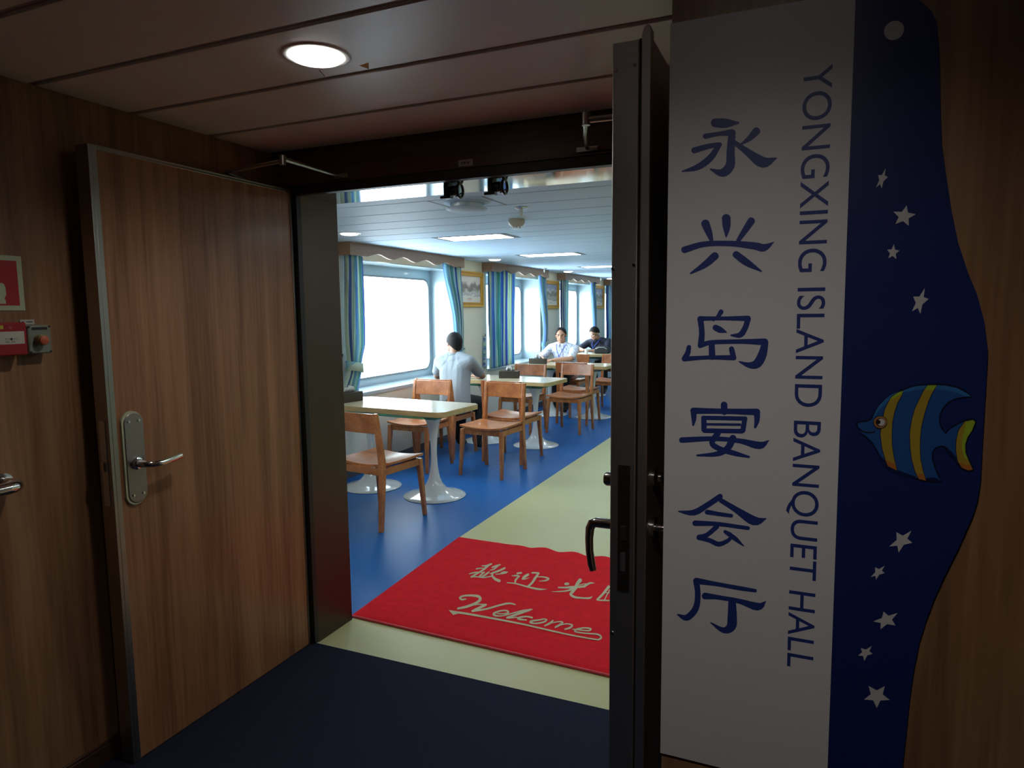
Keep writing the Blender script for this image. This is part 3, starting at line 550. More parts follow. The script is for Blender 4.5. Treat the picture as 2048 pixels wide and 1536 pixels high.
SIGN_CHARS=[[-1410,18505,-1410,18506,-1397,18464,-1396,18542,-1375,18442,-1373,18557,-1346,18431,-1343,18560,-1308,18423,-1305,18556,-1270,18414,-1267,18552,-1230,18407,-1230,18548,-1188,18405,-1191,18539,-1144,18410,-1149,18526,-1099,18419,-1104,18509,-1055,18431,-1058,18490,-1010,18441,-1012,18472,-1004,18442,-1005,18470,-999,18447,-1000,18465,-996,18455,-996,18456],[-1523,18312,-1523,18313,-1510,18290,-1520,18337,-1495,18279,-1508,18349,-1476,18276,-1492,18355,-1428,18282,-1442,18356,-1379,18289,-1392,18356,-1331,18294,-1343,18358,-1284,18297,-1294,18360,-1239,18295,-1248,18363,-1194,18289,-1203,18367,-1149,18283,-1159,18372,-1104,18277,-1115,18376,-1083,18282,-1093,18370,-1068,18296,-1075,18356,-1061,18325,-1062,18326],[-1095,18376,-1093,18376,-1125,18372,-1064,18360,-1141,18357,-1050,18340,-1148,18335,-1046,18316,-1154,18266,-1048,18247,-1160,18197,-1050,18176,-1165,18129,-1051,18109,-1170,18064,-1052,18047,-1171,18001,-1049,17992,-1170,17946,-1043,17936,-1172,17904,-1040,17878,-1177,17876,-1050,17819,-1189,17854,-1076,17769,-1206,17834,-1112,17728,-1224,17819,-1157,17699,-1236,17809,-1214,17688,-1254,17803,-1272,17704,-1293,17807,-1319,17736,-1342,17818,-1361,17772,-1391,17828,-1400,17804,-1397,17829,-1405,17808,-1403,17828,-1408,17813,-1408,17822,-1408,17821],[-1690,18113,-1690,18114,-1673,18088,-1690,18142,-1654,18078,-1679,18158,-1633,18078,-1661,18166,-1588,18088,-1616,18174,-1544,18099,-1571,18182,-1501,18109,-1525,18190,-1458,18117,-1478,18196,-1414,18124,-1431,18200,-1370,18129,-1384,18202,-1325,18133,-1338,18204,-1279,18138,-1292,18206,-1265,18143,-1277,18203,-1255,18153,-1263,18194,-1253,18174,-1253,18175],[-1255,18197,-1254,18196,-1276,18205,-1241,18179,-1290,18202,-1239,18163,-1301,18192,-1244,18149,-1339,18146,-1274,18097,-1376,18099,-1303,18044,-1412,18055,-1336,17990,-1449,18018,-1375,17943,-1487,17986,-1420,17903,-1528,17958,-1467,17870,-1570,17932,-1519,17843,-1614,17908,-1575,17823,-1660,17888,-1635,17812,-1712,17870,-1697,17811,-1768,17853,-1759,17813,-1824,17835,-1819,17814,-1829,17833,-1824,17814,-1831,17830,-1828,17817,-1832,17824,-1832,17822],[-717,18345,-716,18344,-748,18363,-699,18311,-773,18362,-700,18286,-793,18351,-712,18265,-816,18322,-739,18243,-837,18293,-767,18220,-858,18266,-797,18197,-879,18241,-830,18177,-902,18218,-864,18162,-926,18195,-899,18150,-953,18172,-933,18140,-979,18149,-968,18130,-982,18146,-972,18129,-983,18141,-977,18130,-982,18135,-981,18134],[-1080,18200,-1080,18201,-1086,18182,-1064,18210,-1082,18168,-1050,18209,-1073,18156,-1037,18202,-1025,18107,-982,18161,-976,18059,-928,18121,-927,18010,-873,18082,-879,17963,-819,18044,-834,17913,-762,18005,-786,17858,-706,17968,-729,17807,-661,17942,-657,17774,-635,17928,-585,17780,-613,17916,-534,17813,-573,17908,-497,17853,-520,17906,-460,17887,-466,17902,-458,17889,-463,17902,-456,17892,-460,17901,-456,17896,-457,17898],[-1483,17068,-1482,17068,-1513,17044,-1442,17068,-1522,17017,-1417,17052,-1517,16987,-1399,17026,-1500,16951,-1388,16989,-1483,16916,-1376,16952,-1466,16881,-1365,16915,-1449,16849,-1355,16879,-1433,16819,-1348,16844,-1417,16791,-1343,16811,-1401,16762,-1339,16780,-1385,16734,-1335,16748,-1378,16723,-1334,16735,-1368,16716,-1338,16724,-1352,16714,-1351,16715],[-1158,17135,-1156,17135,-1195,17122,-1117,17121,-1212,17099,-1097,17097,-1217,17069,-1088,17067,-1213,17034,-1087,17033,-1210,17000,-1086,16998,-1205,16966,-1086,16963,-1199,16933,-1090,16927,-1190,16899,-1098,16891,-1179,16864,-1110,16857,-1168,16828,-1123,16824,-1157,16792,-1136,16790,-1156,16788,-1137,16786,-1153,16783,-1140,16782,-1147,16781,-1146,16781],[-763,17051,-762,17050,-795,17061,-741,17022,-818,17056,-738,16997,-835,17040,-745,16973,-857,17002,-771,16939,-878,16964,-796,16904,-899,16926,-821,16869,-920,16889,-846,16835,-939,16853,-871,16803,-958,16818,-895,16772,-976,16783,-919,16741,-995,16748,-943,16710,-1000,16735,-953,16701,-998,16720,-967,16697,-986,16704,-985,16703],[-1818,16610,-1818,16611,-1798,16583,-1818,16644,-1776,16573,-1806,16663,-1752,16574,-1785,16674,-1678,16597,-1711,16692,-1608,16621,-1637,16712,-1536,16641,-1559,16729,-1459,16654,-1472,16740,-1368,16659,-1375,16744,-1268,16658,-1271,16741,-1167,16652,-1168,16735,-1072,16644,-1070,16729,-981,16631,-977,16721,-892,16614,-884,16711,-811,16596,-801,16700,-744,16582,-731,16690,-701,16569,-678,16679,-670,16556,-642,16668,-633,16545,-625,16662,-587,16549,-611,16658,-545,16572,-585,16657,-513,16605,-549,16663,-487,16641,-508,16673,-462,16674,-467,16683,-460,16675,-465,16683,-459,16677,-463,16683,-460,16680,-461,16681],[-1266,16548,-1265,16547,-1297,16567,-1250,16512,-1324,16567,-1253,16485,-1347,16555,-1268,16464,-1383,16521,-1306,16433,-1417,16487,-1343,16401,-1451,16454,-1383,16369,-1488,16421,-1430,16339,-1530,16384,-1484,16312,-1577,16346,-1542,16289,-1626,16307,-1601,16266,-1674,16267,-1660,16243,-1679,16263,-1666,16242,-1681,16257,-1672,16243,-1679,16249,-1678,16248],[-1037,16551,-1036,16552,-1047,16520,-1010,16570,-1041,16496,-987,16570,-1025,16477,-965,16559,-986,16444,-924,16527,-948,16410,-885,16497,-907,16377,-846,16466,-860,16346,-806,16432,-806,16318,-762,16394,-748,16293,-716,16351,-689,16270,-669,16307,-632,16246,-622,16264,-627,16244,-618,16260,-623,16245,-617,16256,-618,16249,-618,16250],[-1178,15685,-1177,15684,-1201,15690,-1162,15666,-1217,15685,-1160,15648,-1229,15673,-1165,15632,-1238,15653,-1177,15614,-1247,15633,-1190,15596,-1256,15615,-1204,15577,-1265,15599,-1221,15558,-1276,15585,-1240,15543,-1289,15570,-1259,15530,-1304,15555,-1278,15520,-1320,15540,-1297,15509,-1325,15533,-1304,15505,-1327,15524,-1313,15506,-1323,15513,-1322,15512],[-1516,15591,-1514,15591,-1541,15578,-1486,15585,-1551,15560,-1470,15571,-1553,15538,-1462,15551,-1544,15488,-1455,15501,-1535,15438,-1447,15450,-1527,15390,-1441,15399,-1523,15343,-1436,15346,-1523,15297,-1435,15293,-1527,15251,-1436,15243,-1533,15202,-1439,15194,-1538,15153,-1440,15145,-1534,15130,-1447,15123,-1521,15112,-1463,15107,-1493,15099,-1492,15099],[-1548,15549,-1548,15550,-1540,15526,-1541,15573,-1526,15515,-1528,15584,-1509,15511,-1511,15589,-1426,15514,-1428,15586,-1344,15518,-1346,15584,-1262,15520,-1263,15582,-1175,15521,-1177,15581,-1083,15519,-1085,15583,-988,15515,-990,15586,-892,15510,-894,15589,-797,15506,-799,15592,-779,15510,-781,15587,-765,15523,-766,15575,-757,15548,-757,15549],[-788,15582,-787,15582,-813,15582,-766,15566,-829,15571,-758,15548,-838,15554,-758,15528,-847,15517,-768,15493,-856,15481,-777,15456,-865,15448,-787,15418,-876,15419,-800,15382,-890,15391,-815,15349,-904,15366,-831,15315,-917,15347,-854,15283,-927,15336,-889,15258,-942,15326,-930,15251,-969,15318,-969,15257,-1004,15312,-1005,15268,-1038,15305,-1038,15277,-1044,15303,-1044,15279,-1049,15299,-1049,15283,-1052,15292,-1052,15291],[-1315,15428,-1315,15429,-1318,15399,-1296,15450,-1309,15380,-1276,15455,-1292,15366,-1255,15451,-1274,15356,-1236,15442,-1256,15346,-1217,15435,-1237,15336,-1199,15426,-1215,15329,-1182,15416,-1191,15327,-1165,15402,-1166,15327,-1147,15385,-1141,15329,-1128,15368,-1117,15330,-1110,15350,-1112,15329,-1106,15347,-1107,15331,-1103,15343,-1103,15336,-1103,15337],[-1538,15113,-1538,15114,-1523,15094,-1539,15139,-1507,15088,-1530,15154,-1489,15090,-1515,15164,-1451,15105,-1478,15176,-1418,15120,-1443,15190,-1381,15132,-1397,15204,-1323,15143,-1332,15215,-1235,15151,-1240,15221,-1126,15156,-1129,15225,-1011,15160,-1013,15228,-905,15161,-907,15232,-811,15159,-812,15235,-721,15154,-722,15238,-634,15148,-635,15242,-546,15143,-547,15245,-525,15148,-526,15239,-508,15163,-509,15224,-499,15192,-499,15194],[-534,15233,-532,15233,-562,15230,-508,15218,-578,15216,-498,15198,-586,15196,-497,15176,-600,15148,-501,15127,-613,15100,-504,15076,-626,15056,-509,15024,-640,15019,-519,14974,-654,14984,-534,14928,-669,14951,-552,14884,-683,14927,-577,14842,-693,14912,-611,14806,-701,14902,-653,14784,-714,14892,-696,14778,-736,14884,-735,14782,-762,14878,-772,14791,-792,14877,-810,14808,-828,14881,-846,14831,-868,14888,-880,14856,-908,14894,-914,14879,-912,14895,-917,14881,-915,14894,-919,14884,-918,14890,-919,14889],[-1669,15136,-1668,15136,-1691,15132,-1648,15125,-1703,15121,-1640,15110,-1710,15106,-1639,15094,-1715,15082,-1641,15070,-1719,15059,-1643,15046,-1724,15039,-1646,15020,-1731,15021,-1653,14992,-1740,15003,-1664,14964,-1751,14983,-1677,14939,-1765,14961,-1690,14916,-1779,14938,-1702,14893,-1785,14918,-1716,14877,-1781,14897,-1735,14870,-1763,14876,-1762,14875],[-1779,14908,-1779,14909,-1769,14886,-1773,14933,-1754,14875,-1761,14946,-1737,14873,-1744,14952,-1654,14883,-1661,14957,-1573,14894,-1579,14962,-1491,14904,-1495,14967,-1402,14910,-1405,14972,-1305,14912,-1306,14976,-1201,14910,-1201,14980,-1095,14907,-1095,14983,-990,14904,-991,14987,-973,14909,-974,14982,-959,14921,-960,14970,-952,14945,-952,14946],[-1331,15198,-1329,15198,-1357,15187,-1302,15190,-1369,15170,-1288,15174,-1373,15148,-1282,15153,-1371,15100,-1277,15105,-1369,15051,-1273,15057,-1368,15002,-1269,15008,-1366,14953,-1264,14960,-1359,14930,-1268,14936,-1343,14912,-1282,14916,-1312,14904,-1311,14904],[-1039,15120,-1037,15120,-1059,15106,-1013,15118,-1067,15089,-999,15106,-1066,15070,-990,15089,-1059,15037,-981,15057,-1052,15004,-973,15024,-1044,14971,-964,14991,-1037,14938,-956,14959,-1028,14920,-955,14938,-1012,14908,-964,14920,-986,14905,-985,14906],[-1124,14255,-1122,14255,-1153,14242,-1092,14247,-1166,14222,-1076,14230,-1170,14197,-1069,14207,-1167,14169,-1067,14179,-1165,14141,-1066,14151,-1162,14113,-1065,14123,-1159,14085,-1064,14095,-1153,14063,-1067,14072,-1137,14047,-1080,14053,-1108,14039,-1107,14040],[-1637,14084,-1637,14085,-1627,14054,-1627,14116,-1609,14039,-1610,14132,-1587,14035,-1587,14138,-1469,14041,-1469,14139,-1352,14048,-1352,14139,-1235,14054,-1235,14140,-1117,14059,-1117,14143,-996,14061,-996,14148,-874,14061,-874,14154,-752,14061,-752,14160,-631,14062,-632,14166,-610,14068,-610,14161,-593,14084,-593,14146,-583,14115,-583,14116],[-1589,14126,-1587,14126,-1615,14113,-1559,14120,-1628,14095,-1544,14104,-1631,14073,-1537,14083,-1627,14042,-1537,14053,-1623,14012,-1536,14022,-1619,13983,-1536,13990,-1615,13957,-1538,13959,-1612,13933,-1544,13930,-1608,13908,-1552,13904,-1605,13884,-1561,13880,-1602,13858,-1569,13855,-1601,13850,-1572,13848,-1597,13844,-1577,13842,-1588,13840,-1587,13839],[-635,14164,-633,14164,-661,14152,-606,14156,-674,14133,-592,14139,-678,14111,-586,14117,-675,14077,-586,14084,-672,14043,-585,14049,-669,14012,-586,14014,-667,13984,-590,13979,-666,13959,-598,13947,-666,13934,-610,13919,-668,13907,-622,13895,-669,13879,-634,13870,-669,13870,-638,13862,-665,13862,-644,13857,-656,13856,-655,13856],[-1425,14017,-1423,14017,-1448,14007,-1399,14011,-1460,13991,-1387,13996,-1464,13972,-1382,13978,-1462,13925,-1380,13931,-1461,13879,-1378,13885,-1459,13833,-1377,13839,-1457,13786,-1375,13792,-1452,13767,-1379,13773,-1440,13753,-1390,13757,-1415,13746,-1414,13747],[-1467,13978,-1467,13979,-1460,13958,-1460,13999,-1448,13949,-1449,14010,-1434,13946,-1434,14014,-1272,13952,-1272,14020,-1112,13958,-1112,14025,-953,13963,-954,14031,-797,13969,-798,14036,-783,13973,-784,14033,-772,13984,-773,14024,-766,14003,-766,14005],[-801,14038,-800,14038,-823,14033,-780,14028,-835,14021,-771,14013,-842,14004,-769,13995,-848,13958,-775,13949,-855,13913,-780,13904,-862,13867,-785,13858,-868,13821,-791,13812,-867,13802,-797,13794,-857,13786,-811,13780,-836,13775,-834,13775],[-1396,13879,-1396,13880,-1392,13868,-1392,13891,-1385,13862,-1386,13898,-1377,13860,-1377,13900,-1249,13866,-1250,13906,-1123,13872,-1123,13912,-997,13878,-998,13917,-873,13884,-874,13923,-865,13886,-866,13921,-859,13892,-859,13916,-855,13904,-855,13905],[-1443,13773,-1443,13775,-1436,13752,-1436,13797,-1424,13742,-1424,13808,-1408,13738,-1408,13813,-1265,13745,-1265,13819,-1123,13752,-1124,13825,-983,13759,-984,13832,-844,13765,-845,13838,-829,13770,-830,13835,-817,13781,-818,13825,-811,13802,-811,13804],[-1805,13594,-1805,13595,-1794,13568,-1798,13623,-1778,13556,-1783,13639,-1757,13554,-1763,13646,-1631,13572,-1637,13659,-1505,13591,-1510,13673,-1383,13608,-1387,13685,-1269,13619,-1269,13693,-1161,13622,-1159,13695,-1058,13621,-1053,13694,-961,13615,-954,13690,-873,13607,-862,13685,-793,13589,-775,13677,-718,13563,-695,13666,-647,13541,-628,13657,-577,13537,-581,13654,-518,13562,-552,13654,-484,13602,-524,13659,-465,13642,-489,13673,-445,13678,-451,13687,-443,13680,-449,13688,-443,13683,-447,13688,-444,13685,-444,13686],[-1178,13787,-1177,13786,-1205,13794,-1160,13763,-1225,13787,-1158,13741,-1241,13771,-1165,13720,-1266,13731,-1192,13678,-1295,13688,-1221,13638,-1321,13640,-1241,13606,-1333,13586,-1246,13592,-1315,13535,-1244,13589,-1282,13504,-1233,13578,-1244,13483,-1206,13562,-1200,13464,-1169,13545,-1145,13446,-1120,13528,-1080,13429,-1059,13512,-1013,13415,-994,13497,-951,13404,-933,13482,-894,13396,-879,13466,-840,13392,-828,13450,-786,13389,-777,13435,-733,13386,-727,13419,-726,13386,-720,13416,-720,13390,-716,13410,-715,13399,-714,13400],[-953,13733,-952,13733,-986,13735,-928,13710,-1008,13723,-921,13686,-1023,13702,-926,13660,-1039,13659,-943,13620,-1054,13617,-961,13577,-1068,13582,-983,13531,-1086,13552,-1014,13487,-1110,13525,-1051,13452,-1139,13499,-1093,13421,-1173,13475,-1142,13395,-1219,13453,-1200,13376,-1280,13433,-1271,13364,-1355,13415,-1351,13359,-1436,13399,-1434,13357,-1517,13382,-1515,13354,-1523,13380,-1521,13354,-1527,13375,-1526,13358,-1530,13367,-1530,13365],[-1114,12758,-1113,12756,-1135,12772,-1105,12730,-1155,12773,-1110,12709,-1174,12763,-1123,12692,-1218,12726,-1167,12655,-1261,12689,-1211,12617,-1306,12652,-1256,12579,-1354,12614,-1304,12541,-1406,12573,-1355,12498,-1461,12531,-1409,12451,-1513,12495,-1469,12406,-1560,12469,-1537,12374,-1608,12452,-1606,12365,-1664,12442,-1671,12374,-1726,12434,-1731,12389,-1788,12425,-1790,12401,-1793,12423,-1795,12402,-1798,12420,-1799,12406,-1800,12414,-1801,12412],[-1170,12686,-1169,12687,-1174,12663,-1153,12704,-1169,12647,-1137,12708,-1157,12636,-1121,12704,-1097,12601,-1059,12674,-1037,12566,-998,12643,-977,12531,-935,12613,-917,12494,-870,12581,-854,12447,-797,12547,-787,12393,-722,12511,-717,12344,-655,12481,-642,12317,-607,12463,-570,12327,-579,12453,-517,12364,-544,12448,-482,12406,-499,12451,-447,12442,-451,12453,-445,12444,-448,12453,-444,12446,-446,12452,-444,12449,-444,12450],[-1379,12456,-1378,12457,-1374,12431,-1367,12480,-1363,12418,-1352,12491,-1346,12412,-1334,12495,-1301,12411,-1290,12490,-1257,12409,-1246,12485,-1212,12408,-1202,12480,-1166,12406,-1157,12476,-1118,12405,-1111,12473,-1070,12404,-1063,12470,-1022,12403,-1015,12468,-975,12402,-968,12466,-961,12405,-955,12462,-950,12414,-946,12452,-942,12432,-942,12433],[-1571,12242,-1571,12243,-1562,12215,-1561,12272,-1546,12202,-1546,12287,-1526,12199,-1525,12294,-1435,12211,-1435,12299,-1346,12223,-1346,12304,-1256,12234,-1254,12309,-1160,12240,-1155,12311,-1055,12241,-1048,12309,-943,12238,-936,12304,-829,12234,-822,12299,-717,12230,-710,12294,-704,12233,-698,12290,-693,12242,-688,12280,-685,12260,-685,12261],[-1162,12259,-1161,12258,-1183,12269,-1152,12236,-1200,12266,-1154,12217,-1216,12255,-1163,12200,-1251,12215,-1200,12162,-1287,12173,-1237,12121,-1321,12136,-1275,12082,-1352,12108,-1313,12048,-1380,12092,-1350,12022,-1407,12081,-1385,12003,-1438,12073,-1415,11989,-1470,12062,-1444,11974,-1488,12049,-1465,11970,-1499,12030,-1484,11977,-1500,12000,-1500,11999],[-1495,12014,-1495,12016,-1493,11993,-1485,12036,-1483,11981,-1471,12045,-1469,11976,-1456,12047,-1425,11970,-1411,12042,-1381,11964,-1366,12038,-1338,11958,-1322,12034,-1301,11951,-1278,12026,-1268,11939,-1237,12013,-1235,11922,-1201,11998,-1196,11907,-1174,11988,-1149,11904,-1152,11986,-1101,11921,-1122,11994,-1055,11948,-1085,12012,-1015,11979,-1049,12034,-984,12009,-1021,12055,-960,12039,-1004,12072,-944,12071,-992,12090,-937,12104,-987,12105,-942,12138,-986,12110,-965,12160,-991,12115,-994,12171,-1011,12124,-1023,12179,-1039,12133,-1049,12187,-1065,12142,-1059,12188,-1073,12148,-1068,12184,-1078,12157,-1077,12172,-1077,12171],[-1080,12175,-1080,12176,-1084,12157,-1067,12188,-1080,12145,-1054,12191,-1072,12136,-1043,12188,-1036,12111,-1004,12169,-1000,12086,-964,12150,-965,12062,-925,12130,-930,12040,-888,12105,-893,12019,-855,12075,-855,11999,-825,12041,-816,11979,-796,12007,-777,11958,-767,11973,-774,11957,-765,11970,-771,11957,-764,11966,-767,11960,-766,11961],[-1542,11280,-1541,11281,-1535,11248,-1527,11313,-1520,11231,-1508,11329,-1498,11225,-1484,11335,-1406,11230,-1394,11329,-1315,11234,-1304,11322,-1225,11238,-1216,11316,-1141,11239,-1131,11311,-1061,11237,-1051,11308,-985,11233,-974,11305,-911,11229,-901,11303,-840,11226,-831,11300,-773,11226,-764,11298,-709,11227,-701,11295,-647,11229,-640,11292,-585,11230,-578,11289,-572,11233,-567,11286,-562,11242,-558,11277,-555,11259,-555,11260],[-1500,11329,-1498,11330,-1526,11311,-1469,11328,-1537,11289,-1452,11315,-1538,11265,-1444,11295,-1529,11210,-1436,11240,-1518,11156,-1427,11185,-1510,11104,-1420,11127,-1507,11051,-1416,11066,-1508,10992,-1416,11002,-1513,10930,-1418,10934,-1523,10873,-1426,10864,-1538,10826,-1444,10796,-1561,10780,-1474,10731,-1593,10735,-1514,10669,-1625,10698,-1560,10616,-1647,10677,-1614,10578,-1660,10668,-1673,10571,-1688,10664,-1717,10591,-1728,10668,-1750,10617,-1770,10669,-1782,10639,-1776,10669,-1787,10643,-1783,10666,-1790,10648,-1789,10659,-1789,10658],[-1399,11043,-1399,11044,-1390,11010,-1386,11079,-1373,10994,-1366,11097,-1349,10989,-1342,11105,-1298,10998,-1291,11103,-1248,11007,-1243,11101,-1197,11015,-1189,11099,-1136,11019,-1127,11097,-1060,11020,-1051,11095,-975,11018,-965,11094,-890,11013,-877,11092,-812,11005,-795,11088,-741,10987,-716,11082,-671,10962,-640,11074,-602,10940,-577,11069,-533,10940,-536,11068,-474,10973,-516,11068,-442,11023,-492,11074,-430,11067,-459,11094,-415,11107,-423,11115,-414,11110,-421,11116,-414,11112,-418,11117,-415,11115,-416,11116],[-928,11097,-927,11098,-961,11079,-893,11091,-977,11054,-875,11073,-982,11025,-868,11046,-983,10961,-862,10985,-984,10897,-855,10922,-985,10835,-849,10859,-987,10778,-846,10802,-989,10724,-843,10749,-989,10676,-840,10695,-991,10645,-843,10636,-993,10631,-864,10574,-996,10618,-902,10523,-1005,10599,-950,10488,-1020,10581,-1004,10470,-1042,10568,-1059,10471,-1079,10568,-1110,10493,-1130,10581,-1158,10527,-1186,10601,-1205,10566,-1243,10619,-1251,10602,-1246,10620,-1254,10605,-1250,10619,-1255,10609,-1254,10615,-1254,10614]]
